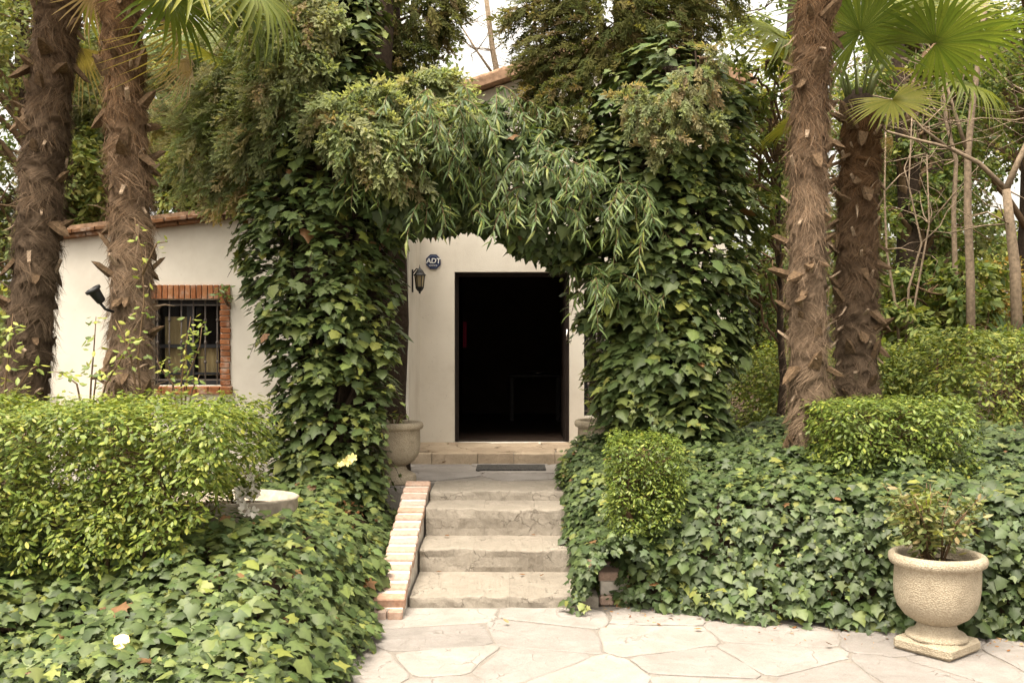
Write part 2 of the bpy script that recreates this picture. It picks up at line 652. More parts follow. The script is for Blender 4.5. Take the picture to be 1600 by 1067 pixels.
def leaves(parent, base, Pp, Nn, T, S, tmpls, pal, idx, mat, singles=300, name='foliage', leaf_name='leaf', score=None, jit=.14):
    """the nearest leaves as objects, all the others joined into one 'stuff' part; coordinates are world, base is the parent's"""
    Pp, Nn, T, S, idx = map(np.asarray, (Pp, Nn, T, S, idx))
    base = np.asarray(base, float)
    pal = np.array(pal)
    n = len(Pp)
    which = rng.integers(0, len(tmpls), n)
    if score is None:
        d = np.linalg.norm(Pp - np.array([0, 0, CAM_H]), axis=1)
        face = np.abs((nrm(Nn) * nrm(np.array([0, 0, CAM_H]) - Pp)).sum(1))
        score = S / d * (0.4 + face) * (1 + .3 * rng.random(n))
    k = min(singles, n)
    order = np.argsort(-score)
    one = order[:k]
    rest = order[k:]
    b, t, nn = frames(Nn, T)
    for i in one:
        key = (mat.name, id(tmpls[which[i]]), tuple(pal[idx[i]]))
        if key not in _single_cache:
            V, tri, sh = tmpls[which[i]]
            _single_cache[key] = np_mesh(leaf_name, V, tri, mat, np.clip(pal[idx[i]][None] * sh[:, None], 0, 1))
        o = bpy.data.objects.new(leaf_name, _single_cache[key])
        o.parent = parent
        s = S[i]
        q = Pp[i] - base
        o.matrix_local = Matrix(((b[i][0] * s, t[i][0] * s, nn[i][0] * s, q[0]), (b[i][1] * s, t[i][1] * s, nn[i][1] * s, q[1]),
                                 (b[i][2] * s, t[i][2] * s, nn[i][2] * s, q[2]), (0, 0, 0, 1)))
        C.objects.link(o)
    if len(rest):
        Vs, Fs, Cs, off = [], [], [], 0
        for w, tm in enumerate(tmpls):
            r_ = rest[which[rest] == w]
            if not len(r_):
                continue
            cc = pal[idx[r_]] * rng.uniform(1 - jit, 1 + jit, (len(r_), 1)) * rng.uniform(1 - jit * .4, 1 + jit * .4, (len(r_), 3))
            v, f, c = leaf_arrays(Pp[r_] - base, Nn[r_], T[r_], S[r_], T_LITE.get(id(tm), tm), cc)
            Vs.append(v)
            Fs.append(f + off)
            Cs.append(c)
            off += len(v)
        me = np_mesh(name, np.concatenate(Vs), np.concatenate(Fs), mat, np.concatenate(Cs))
        o = link(name, me, parent)
        tag(o, kind='stuff')


def hemi(Nn, n_each):
    """random directions in the hemisphere about each normal"""
    Nr = np.repeat(Nn, n_each, 0)
    d = nrm(rng.normal(size=Nr.shape))
    s = (d * Nr).sum(1, keepdims=True)
    d = np.where(s < -.15, d - 2 * s * Nr, d)
    return nrm(d), Nr


def clumps(Cn, Nn, per, R, size, up_n=.35, out_n=.6, tip_d=.5, tip_up=-.7, jit=.35, flat=.75, shell=(.55, 1.0)):
    """leaves gathered round clump centres Cn lying on a surface with normals Nn"""
    d, Nr = hemi(Nn, per)
    Cr = np.repeat(Cn, per, 0)
    n = len(Cr)
    Rr = np.repeat(np.broadcast_to(R, (len(Cn),)), per)[:, None]
    fl = d - (1 - flat) * (d * Nr).sum(1, keepdims=True) * Nr
    Pp = Cr + fl * Rr * rng.uniform(*shell, (n, 1))
    LN = nrm(d * out_n + Nr * .35 + UP * up_n + rng.normal(size=(n, 3)) * jit)
    T = nrm(d * tip_d + UP * tip_up + rng.normal(size=(n, 3)) * jit)
    S = size * (.38 + 1.0 * rng.random(n) ** 1.3)
    return Pp, LN, T, S


# ---------------------------------------------------------------- terrain
STEP_Y = [6.9, 7.65, 8.2, 8.66]
STEP_Z = [.07, .242, .46, .532]
LAND_Z = .532


def y_front(x):
    return 7.0 - .33 * (x - .62)


def terr(x, y):
    x, y = np.asarray(x, float), np.asarray(y, float)
    hl = sm((-1.0 - x) / .36) * (.62 * sm((y - 3.5) / 2.5) * (1 - .28 * sm((y - 6.4) / 1.2))) * (1 - .34 * sm((-1.75 - x) / .35) * (1 - sm((y - 6.2) / .8)))
    s = y - y_front(x)
    hr = (.74 * sm(s / .26) + .18 * sm((s - .3) / 2.0) - .3 * sm((y - 8.8) / 1.5)) * sm((x - .74) / .3)
    h = np.where(x < 0, hl, hr) - .06
    back = .45 * sm((y - 8.7) / .25)
    wide = np.where((x > -1.0) & (x < .9), 1.0, 0.0)
    h = np.where(wide > 0, np.maximum(h, back - .06), h)
    h = np.maximum(h, np.where(y > 9.0, .42, -9))
    # outside the garden the ground runs level to the horizon
    return h


def axis(lo, hi, step, far):
    a = list(np.arange(lo, hi + 1e-6, step))
    q, d = hi, step
    while q < far:
        d *= 1.6
        q += d
        a.append(q)
    q, d = lo, step
    while q > -far:
        d *= 1.6
        q -= d
        a.insert(0, q)
    return np.array(a)


gx = axis(-6, 6, .09, 900)
gy = axis(2.5, 11, .09, 900)
GX, GY = np.meshgrid(gx, gy)
GZ = terr(GX, GY)
far_lvl = GZ + .02 * noise(np.stack([GX, GY, 0 * GX], -1), 1.2, 3) * (GZ > .05)
V = np.stack([GX, GY, far_lvl], -1).reshape(-1, 3)
nx, ny = len(gx), len(gy)
ii = (np.arange(ny - 1)[:, None] * nx + np.arange(nx - 1)[None]).ravel()
ground = link('ground', np_mesh('ground', V, np.stack([ii, ii + 1, ii + nx + 1, ii + nx], 1), M['soil'], smooth=True))
tag(ground, kind='structure')

# ---------------------------------------------------------------- patio of irregular flagstones
patio = MB().prism([(-4.5, -4), (7, -4), (7, 6.93), (-4.5, 6.93)], -.2, -.004).build('patio', M['mortar'])
tag(patio, kind='structure')


def clip_poly(poly, a, b, c):
    """keep a*x + b*y <= c"""
    out = []
    for i in range(len(poly)):
        p, q = poly[i], poly[(i + 1) % len(poly)]
        fp, fq = a * p[0] + b * p[1] - c, a * q[0] + b * q[1] - c
        if fp <= 0:
            out.append(p)
        if (fp < 0 < fq) or (fq < 0 < fp):
            t = fp / (fp - fq)
            out.append((p[0] + t * (q[0] - p[0]), p[1] + t * (q[1] - p[1])))
    return out


def crazy_paving(x0, x1, y0, y1, step, gap, parent, mat, z, th, keep=None, seed=1, name='flagstone'):
    r = np.random.default_rng(seed)
    seeds = []
    yy = y0 - step
    row = 0
    while yy < y1 + step:
        xx = x0 - step + (row % 2) * step * .5
        while xx < x1 + step:
            seeds.append((xx + r.uniform(-.38, .38) * step, yy + r.uniform(-.34, .34) * step * .8))
            xx += step * r.uniform(.8, 1.5)
        yy += step * .78
        row += 1
    S_ = np.array(seeds)
    for i, s in enumerate(S_):
        if not (x0 - step * .3 < s[0] < x1 + step * .3 and y0 - step * .3 < s[1] < y1 + step * .3):
            continue
        poly = [(x0, y0), (x1, y0), (x1, y1), (x0, y1)]
        d = np.linalg.norm(S_ - s, axis=1)
        for j in np.argsort(d)[1:22]:
            q = S_[j]
            a, b = q - s
            L = math.hypot(a, b)
            poly = clip_poly(poly, a / L, b / L, ((q + s) / 2 @ np.array([a, b])) / L - gap)
            if len(poly) < 3:
                break
        if len(poly) < 3:
            continue
        cen = np.mean(poly, 0)
        if keep is not None and not keep(*cen):
            continue
        # broken edges: two in-between points per side, corners cut
        pts = []
        m = len(poly)
        for k in range(m):
            p, q = np.array(poly[k]), np.array(poly[(k + 1) % m])
            L = np.linalg.norm(q - p)
            if L < .02:
                continue
            nvec = np.array([-(q - p)[1], (q - p)[0]]) / L
            for t in (.1, .37, .64, .9):
                pts.append(p + (q - p) * t + nvec * r.normal() * .007)
        if len(pts) < 5:
            continue
        pts = np.array(pts)
        cen = pts.mean(0)
        n = len(pts)
        rin = cen + (pts - cen) * (1 - .012 / np.maximum(np.linalg.norm(pts - cen, axis=1, keepdims=True), .05))
        zt = th + r.normal() * .002
        V = [(*(p - cen), 0.0) for p in pts] + [(*(p - cen), zt - .005) for p in pts] + [(*(p - cen), zt) for p in rin]
        Fs = [list(range(2 * n, 3 * n))]
        for k in range(n):
            k2 = (k + 1) % n
            Fs += [(k, k2, n + k2, n + k), (n + k, n + k2, 2 * n + k2, 2 * n + k)]
        MB().add(V, Fs).build(name, mat, parent, (cen[0], cen[1], z))


crazy_paving(-2.1, 4.6, 3.0, 6.87, .62, .008, patio, M['flag'], -.03, .034, keep=lambda x, y: terr(x, y) < .12, seed=5)


# ---------------------------------------------------------------- stone steps, landing, threshold
def rough_block(x0, x1, y0, y1, z0, z1, seed, nose=.013, amp=.012, nxs=24):
    """a worn stone block: front riser, rounded nose, tread"""
    xs = np.linspace(x0, x1, nxs)
    d = y1 - y0
    prof = [(0.0, z0), (0.0, z0 + (z1 - z0) * .35), (0.0, z0 + (z1 - z0) * .7), (0.002, z1 - nose), (nose * .35, z1 - nose * .3), (nose, z1),
            (d * .35, z1 + .001), (d * .7, z1 + .001), (d, z1), (d, z0)]
    V = []
    for i, x in enumerate(xs):
        for j, (dy, z) in enumerate(prof):
            p = np.array([x, y0 + dy, z])
            a = 0 if j in (8, 9) else amp
            e = noise(p * np.array([1, 1, 1.6]), 5, seed) * a + noise(p, 17, seed + 1) * a * .5
            V.append((x, p[1] + (e if j < 6 else 0), p[2] + (e * .6 if 2 < j < 8 else 0)))
    m = len(prof)
    Fs = [(i * m + j, (i + 1) * m + j, (i + 1) * m + j + 1, i * m + j + 1) for i in range(nxs - 1) for j in range(m - 1)]
    Fs += [tuple(range(m))[::-1], tuple((nxs - 1) * m + j for j in range(m))]
    Fs = [f[::-1] for f in Fs]
    return MB().add(V, Fs, False)


steps = empty('stone_steps', (0, 6.9, 0), 'worn tan stone steps climbing from the paved patio to the landing', 'steps')
SX0, SX1 = -.71, .60
cuts = [[-.71, -.02, .60], [-.71, -.30, .24, .60], [-.71, -.23, .19, .60], [-.71, -.1, .60]]
nexty = [7.65, 8.2, 8.66, 9.3]
for i in range(4):
    z0 = -.05 if i == 0 else STEP_Z[i - 1] - .03
    for k in range(len(cuts[i]) - 1):
        a, b = cuts[i][k] + .0005, cuts[i][k + 1] - .0005
        mb = rough_block(a, b, STEP_Y[i], nexty[i] + .03, z0, STEP_Z[i] + random.uniform(-.003, .003), 20 + i)
        me = mb.mesh('stone_block', M['step'])
        o = link('stone_block', me, steps, (0, -6.9, 0))

landing = MB().prism([(-5.2, 8.95), (-.95, 8.95), (-.95, 9.30), (.85, 9.30), (.85, 8.95), (2.9, 8.95), (2.9, 10.72), (-5.2, 10.72)], .2, LAND_Z - .012).build('landing', M['mortar'])
tag(landing, kind='structure')

crazy_paving(-5.1, 2.8, 8.97, 10.66, .58, .006, landing, M['flag'], LAND_Z - .03, .031, keep=lambda x, y: not (-.95 < x < .85 and y < 9.25), seed=9)


def brick_edging(x0, x1, label, side, ya=6.62, n=15):
    root = empty('brick_edging', ((x0 + x1) / 2, 6.7, 0), label, 'brick edging', 'edgings beside the steps')
    yb = 8.80
    za, zb = .10 + (ya - 6.62) * .23, .60
    cx = (x0 + x1) / 2
    # whitewashed core wall under the bricks
    V = [(x0 + .01, ya + .02, -.05), (x1 - .004, ya + .02, -.05), (x1 - .004, yb, -.05), (x0 + .01, yb, -.05),
         (x0 + .01, ya + .02, za - .04), (x1 - .004, ya + .02, za - .04), (x1 - .004, yb, zb - .04), (x0 + .01, yb, zb - .04)]
    V = [(v[0] - cx, v[1] - 6.7, v[2]) for v in V]
    MB().add(V, [(0, 3, 2, 1), (4, 5, 6, 7), (0, 1, 5, 4), (1, 2, 6, 5), (2, 3, 7, 6), (3, 0, 4, 7)]).build('core_wall', M['whitewash'], root)
    slope = math.atan2(zb - za, yb - ya)
    L = math.hypot(zb - za, yb - ya) / n
    w = (x1 - x0)
    bm = MB().box((-w / 2 - .006, -L * .31, -.045), (w / 2 + .005, L * .31, .028), .008).mesh('brick', M['edge_brick'])
    jm = MB().box((-w / 2, -L * .20, -.04), (w / 2, L * .20, .018), .004).mesh('mortar_joint', M['whitewash'])
    for i in range(n):
        t = (i + .5) / n
        o = link('brick', bm, root, (random.uniform(-.006, .006), ya + (yb - ya) * t - 6.7, za + (zb - za) * t - .008 + random.uniform(-.004, .004)))
        o.rotation_euler = (slope + random.uniform(-.03, .03), random.uniform(-.015, .015), random.uniform(-.03, .03))
        if i < n - 1:
            t = (i + 1) / n
            o = link('mortar_joint', jm, root, (0, ya + (yb - ya) * t - 6.7, za + (zb - za) * t - .012))
            o.rotation_euler = (slope, 0, 0)
    for dx in (-.055, .052):
        o = link('brick', fb_, root, (dx * 1.0, ya - 6.7 + .0, .028))
        o.rotation_euler = (0, 0, random.uniform(-.06, .06))
    return root


fb_ = MB().box((-.05, -.045, -.035), (.05, .02, .033), .012).mesh('brick', M['edge_brick'])
brick_edging(-.93, -.725, 'sloping whitewashed brick edging on the left of the stone steps', -1)
brick_edging(.615, .82, 'brick edging right of the steps, almost buried in ivy', 1, 7.0, 12)

# ---------------------------------------------------------------- house
HY, EY = 10.60, 11.88          # front of the low wing, front of the entrance gable
XW0, XC = -4.95, -1.10         # wing's left end, corner with the entrance recess
house = empty('house', (0, EY, LAND_Z), 'low whitewashed house with brick window surround behind the ivy arch', 'house')
HO = (0, -EY, -LAND_Z)


def hb(name, mb, mat, parent=None):
    """build with world coordinates under the house"""
    if parent is None:
        return mb.build(name, mat, house, HO)
    return mb.build(name, mat, parent, (0, 0, 0))


def roofz(x):
    return 2.90 + (x - XW0) * .120


WX0, WX1, WZ0, WZ1 = -3.87, -3.10, 1.37, 2.29
# wing wall with window opening, sloping top
w = MB()


def wall_xz(mb, y0, y1, poly):
    n = len(poly)
    V = [(x, y0, z) for x, z in poly] + [(x, y1, z) for x, z in poly]
    mb.add(V, [list(range(n)), list(range(n, 2 * n))[::-1]] + [(i, n + i, n + (i + 1) % n, (i + 1) % n) for i in range(n)])


wall_xz(w, HY, HY + .3, [(XW0, .4), (WX0, .4), (WX0, roofz(WX0)), (XW0, roofz(XW0))])
wall_xz(w, HY, HY + .3, [(WX0, .4), (WX1, .4), (WX1, WZ0), (WX0, WZ0)])
wall_xz(w, HY, HY + .3, [(WX0, WZ1), (WX1, WZ1), (WX1, roofz(WX1)), (WX0, roofz(WX0))])
wall_xz(w, HY, HY + .3, [(WX1, .4), (XC, .4), (XC, roofz(XC)), (WX1, roofz(WX1))])
hb('wing_wall', w, M['plaster'])
hb('return_wall', MB().box((XC - .3, HY + .302, .4), (XC, EY + .25, 3.34)), M['plaster'])
hb('side_wall', MB().box((XW0, HY + .302, .4), (XW0 + .3, HY + 4, roofz(XW0))), M['plaster'])
hb('rear_wall', MB().box((XW0 + .3, HY + 3.8, .4), (XC - .3, HY + 4, roofz(XW0))), M['plaster'])
# entrance gable wall with the doorway and the barred window right of it
DX0, DX1, DZ0, DZ1 = -.687, .687, .641, 2.67
RX0, RX1, RZ0, RZ1 = .86, 1.75, .95, 2.35
GX0, GX1, RIDX = XC, 2.62, 1.25


def gabz(x):
    return 5.36 - abs(x - RIDX) * .34


g = MB()
wall_xz(g, EY, EY + .25, [(GX0, .4), (DX0, .4), (DX0, gabz(DX0)), (GX0, gabz(GX0))])
wall_xz(g, EY, EY + .25, [(DX0, DZ1), (DX1, DZ1), (DX1, gabz(DX1)), (DX0, gabz(DX0))])
wall_xz(g, EY, EY + .25, [(DX0, .4), (DX1, .4), (DX1, DZ0 - .02), (DX0, DZ0 - .02)])
wall_xz(g, EY, EY + .25, [(DX1, .4), (RX0, .4), (RX0, gabz(RX0)), (DX1, gabz(DX1))])
wall_xz(g, EY, EY + .25, [(RX0, .4), (RX1, .4), (RX1, RZ0), (RX0, RZ0)])
wall_xz(g, EY, EY + .25, [(RX0, RZ1), (RX1, RZ1), (RX1, gabz(RX1)), (RIDX, gabz(RIDX)), (RX0, gabz(RX0))])
wall_xz(g, EY, EY + .25, [(RX1, .4), (GX1, .4), (GX1, gabz(GX1)), (RX1, gabz(RX1))])
hb('entrance_wall', g, M['plaster'])
hb('gable_side_wall', MB().box((GX1 - .25, EY + .252, .4), (GX1, EY + 5, gabz(GX1))), M['plaster'])
hb('gable_side_wall', MB().box((GX0, EY + .252, .4), (GX0 + .25, EY + 5, gabz(GX0))), M['plaster'])
# hall behind the door, its darkness put into the lining and floor colours
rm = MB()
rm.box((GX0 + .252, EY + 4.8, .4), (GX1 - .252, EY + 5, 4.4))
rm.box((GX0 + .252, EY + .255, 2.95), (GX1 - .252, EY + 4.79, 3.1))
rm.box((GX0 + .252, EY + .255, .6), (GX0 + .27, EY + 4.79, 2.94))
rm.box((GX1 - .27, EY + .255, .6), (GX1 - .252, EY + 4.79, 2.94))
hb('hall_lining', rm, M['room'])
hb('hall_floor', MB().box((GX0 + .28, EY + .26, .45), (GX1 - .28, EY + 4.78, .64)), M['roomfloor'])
# gable roof
for sgn in (-1, 1):
    xe = GX0 - .25 if sgn < 0 else GX1 + .25
    V = []
    for yy in (EY - .22, EY + 5.1):
        for dz in (.02, .12):
            V += [(RIDX, yy, gabz(RIDX) + dz), (xe, yy, gabz(xe) + dz)]
    q = MB().add(V, [(0, 1, 3, 2), (4, 6, 7, 5), (2, 3, 7, 6), (0, 4, 5, 1), (1, 5, 7, 3), (0, 2, 6, 4)])
    rf = hb('gable_roof', q, M['tile'])
    # barrel tiles along the verge
    L = abs(xe - RIDX)
    nt_ = int(L / .22)
    tm = MB()
    for k in range(7):
        a0, a1 = math.pi * k / 6, math.pi * (k + 1) / 6
    prof = [(.085 * math.cos(math.pi * k / 6), .06 * math.sin(math.pi * k / 6)) for k in range(7)]
    V = [(0, c, s_) for c, s_ in prof] + [(.26, c * .85, s_ * .85) for c, s_ in prof]
    V += [(0, c * .8, s_ * .75) for c, s_ in prof] + [(.26, c * .65, s_ * .6) for c, s_ in prof]
    Fs = []
    for k in range(6):
        Fs += [(k, k + 1, 8 + k, 7 + k), (14 + k, 21 + k, 22 + k, 15 + k), (k, 14 + k, 15 + k, k + 1), (7 + k, 8 + k, 22 + k, 21 + k)]
    tme = MB().add(V, Fs).mesh('roof_tile', M['tile'])
    for k in range(nt_):
        x = RIDX + sgn * (k * .22)
        o = link('roof_tile', tme, rf, (x, EY - .13, gabz(x) + .115))
        o.rotation_euler = (0, math.atan(.34), 0 if sgn > 0 else math.pi)
        if sgn < 0:
            o.rotation_euler = (0, math.atan(.34), math.pi)
# wing roof: thin slab, two courses of verge bricks under it
V = []
ra, rb = XW0 - .12, XC
for yy in (HY - .12, HY + 4.1):
    for dz in (.085, .125):
        V += [(ra, yy, roofz(ra) + dz), (rb, yy, roofz(rb) + dz)]
wr = hb('wing_roof', MB().add(V, [(0, 1, 3, 2), (4, 6, 7, 5), (2, 3, 7, 6), (0, 4, 5, 1), (1, 5, 7, 3), (0, 2, 6, 4)]), M['tile'])
bl = .235
vb = MB().box((-bl / 2, -.05, -.02), (bl / 2, .12, .02), .006).mesh('brick', M['eave_brick'])
for row in range(2):
    x = XW0 - .03 + row * .11
    while x < XC - .15:
        o = link('brick', vb, wr, (x + bl / 2, HY - .045 + row * -.04, roofz(x + bl / 2) + .0205 + row * .0415))
        o.rotation_euler = (random.uniform(-.02, .02), -math.atan(.12), random.uniform(-.02, .02))
        x += bl + .008
for k in range(5):
    o = link('roof_tile', tme, wr, (XW0 - .05 + .03 * k, HY + .05 + k * .32, roofz(XW0) + .13))
    o.rotation_euler = (0, -math.atan(.12), random.uniform(-.1, .1) + math.pi / 2)
# brick quoin at the wing's left end
qn = MB().box((XW0 - .14, HY + .02, .4), (XW0 - .002, HY + .3, roofz(XW0) + .01))
quoin = hb('quoin', qn, M['mortar'])
qb = MB().box((-.078, -.02, -.029), (.075, .1, .029), .006).mesh('brick', M['brick'])
z = .5
while z < 2.88:
    link('brick', qb, quoin, (XW0 - .07 + random.uniform(-.004, .004), HY - .004, z))
    z += .07
# window of the wing
win = MB()
FR = HY + .2
win.box((WX0, FR, WZ0), (WX0 + .05, FR + .06, WZ1)).box((WX1 - .05, FR, WZ0), (WX1, FR + .06, WZ1))
win.box((WX0 + .05, FR, WZ1 - .05), (WX1 - .05, FR + .06, WZ1)).box((WX0 + .05, FR, WZ0), (WX1 - .05, FR + .06, WZ0 + .05))
mx_ = (WX0 + WX1) / 2
win.box((mx_ - .04, FR - .003, WZ0 + .05), (mx_ + .04, FR + .06, WZ1 - .05))
for a, b in ((WX0 + .05, mx_ - .04), (mx_ + .04, WX1 - .05)):
    win.box((a, FR + .004, WZ0 + .40), (b, FR + .055, WZ0 + .44))
    win.box((a, FR + .004, WZ0 + .11), (b, FR + .055, WZ0 + .135))
window = hb('window', win, M['black'])
for a, b in ((WX0 + .05, mx_ - .04), (mx_ + .04, WX1 - .05)):
    for c, d in ((WZ0 + .05, WZ0 + .11), (WZ0 + .135, WZ0 + .40), (WZ0 + .44, WZ1 - .05)):
        MB().box((a, FR + .025, c), (b, FR + .032, d)).build('pane', M['glass'], window)
cu = MB()
for a, b, c, d in ((WX0 + .08, mx_ - .05, WZ0 + .05, WZ1 - .18), (mx_ + .06, WX1 - .1, WZ0 + .1, WZ0 + .42)):
    xs = np.linspace(a, b, 15)
    V = [(x, FR + .075 + .012 * math.sin(i * 1.7), zz) for zz in (c, d) for i, x in enumerate(xs)]
    cu.add(V, [(i, i + 1, i + 16, i + 15) for i in range(14)], True)
cu.build('curtain', M['curtain'], window)
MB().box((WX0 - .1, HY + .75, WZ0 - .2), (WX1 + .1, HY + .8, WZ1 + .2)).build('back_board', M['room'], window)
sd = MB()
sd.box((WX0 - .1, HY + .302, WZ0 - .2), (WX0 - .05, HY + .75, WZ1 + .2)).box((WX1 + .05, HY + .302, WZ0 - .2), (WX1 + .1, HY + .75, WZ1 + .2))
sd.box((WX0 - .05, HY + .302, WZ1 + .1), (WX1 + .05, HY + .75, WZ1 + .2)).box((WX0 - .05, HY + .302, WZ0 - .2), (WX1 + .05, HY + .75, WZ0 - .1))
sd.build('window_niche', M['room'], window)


def grille(x0, x1, z0, z1, y, n, parent):
    rails = MB()
    for k, zz in enumerate((z0 + .06, z1 - .06)):
        rails.box((x0, y - .005, zz - .008), (x1, y + .005, zz + .008))
    gr = rails.build('grille', M['iron'], parent)
    for k in range(n):
        x = x0 + (x1 - x0) * (k + .55) / n
        b = MB().tube([(x, y, z0 + .005), (x, y, z1 - .005)], .0085, 8)
        for zz in (z0 + (z1 - z0) * .27, z0 + (z1 - z0) * .5, z0 + (z1 - z0) * .76):
            b.lathe([(.009, -.018), (.017, -.008), (.017, .008), (.009, .018)], 8, (x, y, zz))
        b.build('bar', M['iron'], gr)


grille(WX0, WX1, WZ0, WZ1, HY + .07, 6, window)
# brick surround: soldier course, jambs, sill
sb = MB().box((-.026, -.022, -.075), (.026, .05, .075), .005).mesh('brick', M['brick'])
x = WX0 - .09
while x < WX1 + .075:
    o = link('brick', sb, window, (x + .03, HY - .002 + random.uniform(-.004, .004), WZ1 + .076))
    o.rotation_euler = (0, random.uniform(-.03, .03), 0)
    x += .0605
jb = MB().box((-.055, -.02, -.0265), (.05, .06, .0265), .005).mesh('brick', M['brick'])
for jx in (WX0 - .052, WX1 + .052):
    z = WZ0 + .03
    while z < WZ1 - .01:
        o = link('brick', jb, window, (jx + random.uniform(-.005, .005), HY - .001 + random.uniform(-.003, .003), z))
        o.rotation_euler = (0, random.uniform(-.02, .02), 0)
        z += .062
lb = MB().box((-.058, -.06, -.04), (.058, .05, .04), .006).mesh('brick', M['brick'])
x = WX0 - .09
while x < WX1 + .06:
    o = link('brick', lb, window, (x + .06, HY - .004, WZ0 - .045))
    o.rotation_euler = (.08, random.uniform(-.02, .02), 0)
    x += .124
# barred window right of the door
win2 = MB()
win2.box((RX0, EY + .14, RZ0), (RX0 + .05, EY + .2, RZ1)).box((RX1 - .05, EY + .14, RZ0), (RX1, EY + .2, RZ1))
win2.box((RX0 + .05, EY + .14, RZ1 - .05), (RX1 - .05, EY + .2, RZ1)).box((RX0 + .05, EY + .14, RZ0), (RX1 - .05, EY + .2, RZ0 + .05))
window2 = hb('window', win2, M['black'])
MB().box((RX0 + .05, EY + .165, RZ0 + .05), (RX1 - .05, EY + .172, RZ1 - .05)).build('pane', M['glass'], window2)
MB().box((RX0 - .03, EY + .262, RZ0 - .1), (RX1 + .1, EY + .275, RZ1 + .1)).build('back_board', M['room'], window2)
grille(RX0, RX1, RZ0, RZ1, EY + .05, 9, window2)
# door: frame, leaf folded back into the hall, handle
df = MB()
df.box((DX0, EY + .1, DZ0), (DX0 + .045, EY + .2, DZ1)).box((DX1 - .045, EY + .1, DZ0), (DX1, EY + .2, DZ1)).box((DX0 + .045, EY + .1, DZ1 - .05), (DX1 - .045, EY + .2, DZ1))
dfo = hb('door_frame', df, M['darkwood'])
dl = MB().box((DX1 - .06, EY + .22, DZ0 + .01), (DX1 - .015, EY + .95, DZ1 - .06), .004)
for zz in (.75, 1.55):
    dl.box((DX1 - .066, EY + .34, zz), (DX1 - .061, EY + .83, zz + .65), .002)
dleaf = hb('door', dl, M['darkwood'])
hd = MB().tube([(DX1 - .03, EY + .09, 1.98), (DX1 - .03, EY + .05, 1.98), (DX1 - .03, EY + .05, 1.86), (DX1 - .03, EY + .09, 1.86)], .007, 8)
hd.build('handle', M['steel'], dfo)
# threshold: kerb stones and brown flags
TH = link('threshold', MB().box((-1.30, 10.78, .3), (2.6, EY + .02, .615)).mesh('threshold', M['mortar']))
tag(TH, kind='structure')
xk = [-1.32, -.86, -.37, .02, .46, .95, 1.5, 2.05, 2.58]
for i in range(len(xk) - 1):
    o = link('kerb_stone', rough_block(xk[i] + .003, xk[i + 1] - .003, 10.66, 10.79, .45, .641, 40 + i, .012, .005, 8).mesh('kerb_stone', M['sill_stone']), TH)
crazy_paving(-1.1, 2.5, 10.80, EY - .003, .42, .006, TH, M['sill_stone'], .6, .04, seed=21)

# ---------------------------------------------------------------- things on and in the house
sign = empty('security_sign', P(677, 409, EY - .012), 'dark blue octagonal security company sign on the wall left of the doorway', 'sign')
pl = MB()
oc = [(.094 * math.cos(math.pi / 8 + k * math.pi / 4), .094 * math.sin(math.pi / 8 + k * math.pi / 4)) for k in range(8)]
V = [(x, 0, z) for x, z in oc] + [(x, .01, z) for x, z in oc]
pl.add(V, [tuple(range(8)), tuple(range(8, 16))[::-1]] + [(i, 8 + i, 8 + (i + 1) % 8, (i + 1) % 8) for i in range(8)])
pl.build('plate', M['blue'], sign)
rg = MB()
for k in range(8):
    a, b = np.array(oc[k]), np.array(oc[(k + 1) % 8])
    q = [a * .80, b * .80, b * .765, a * .765]
    rg.add([(x, -.0015, z) for x, z in q], [(0, 1, 2, 3)])
rg.build('border_line', simple_mat('pale_blue_print', (.2, .24, .36), .5, .3, .05, 20), sign)


def lettering(txt, size, loc, parent, mat, name, shear=0.0):
    cu = bpy.data.curves.new('lettering', 'FONT')
    cu.body = txt
    cu.size = size
    cu.align_x = 'CENTER'
    cu.align_y = 'CENTER'
    cu.offset = size * .018
    cu.extrude = .0006
    cu.shear = shear
    t = bpy.data.objects.new('lettering_curve', cu)
    C.objects.link(t)
    dg = bpy.context.evaluated_depsgraph_get()
    me = bpy.data.meshes.new_from_object(t.evaluated_get(dg))
    bpy.data.objects.remove(t)
    me.name = name
    me.materials.clear()
    me.materials.append(mat)
    o = link(name, me, parent, loc)
    o.rotation_euler = (math.pi / 2, 0, 0)
    return o


lettering('ADT', .084, (0, -.003, .008), sign, M['white_print'], 'lettering', .12)
bars = MB()
for k in range(7):
    bars.box((-.045 + k * .0135, -.003, -.050 + .002 * (k % 2)), (-.0365 + k * .0135, -.001, -.039))
bars.build('small_print', M['white_print'], sign)

lan = empty('wall_lantern', (XC, 10.95, 2.49), 'black metal coach lantern on the side wall by the doorway', 'lantern')
lb_ = MB().box((.0, -.03, -.11), (.014, .03, .14), .004).tube([(.012, 0, .10), (.05, 0, .15), (.085, 0, .135)], .008, 6)
lb_.build('bracket', M['black'], lan)
MB().lathe([(.0, .20), (.008, .16), (.02, .145), (.035, .13), (.052, .10), (.07, .08), (.066, .072)], 6, (.085, 0, 0), smooth=False).build('roof_cap', M['black'], lan)
MB().lathe([(.05, .074), (.036, -.055)], 6, (.085, 0, 0), smooth=False).build('lantern_glass', M['lamp_glass'], lan)
fr = MB()
for k in range(6):
    a = math.pi * 2 * k / 6
    fr.tube([(.085 + .055 * math.cos(a), .055 * math.sin(a), .075), (.085 + .04 * math.cos(a), .04 * math.sin(a), -.056)], .005, 5)
fr.lathe([(.044, -.05), (.046, -.062), (.03, -.09), (.012, -.105), (.012, -.12), (0, -.128)], 6, (.085, 0, 0), smooth=False)
fr.build('frame', M['black'], lan)

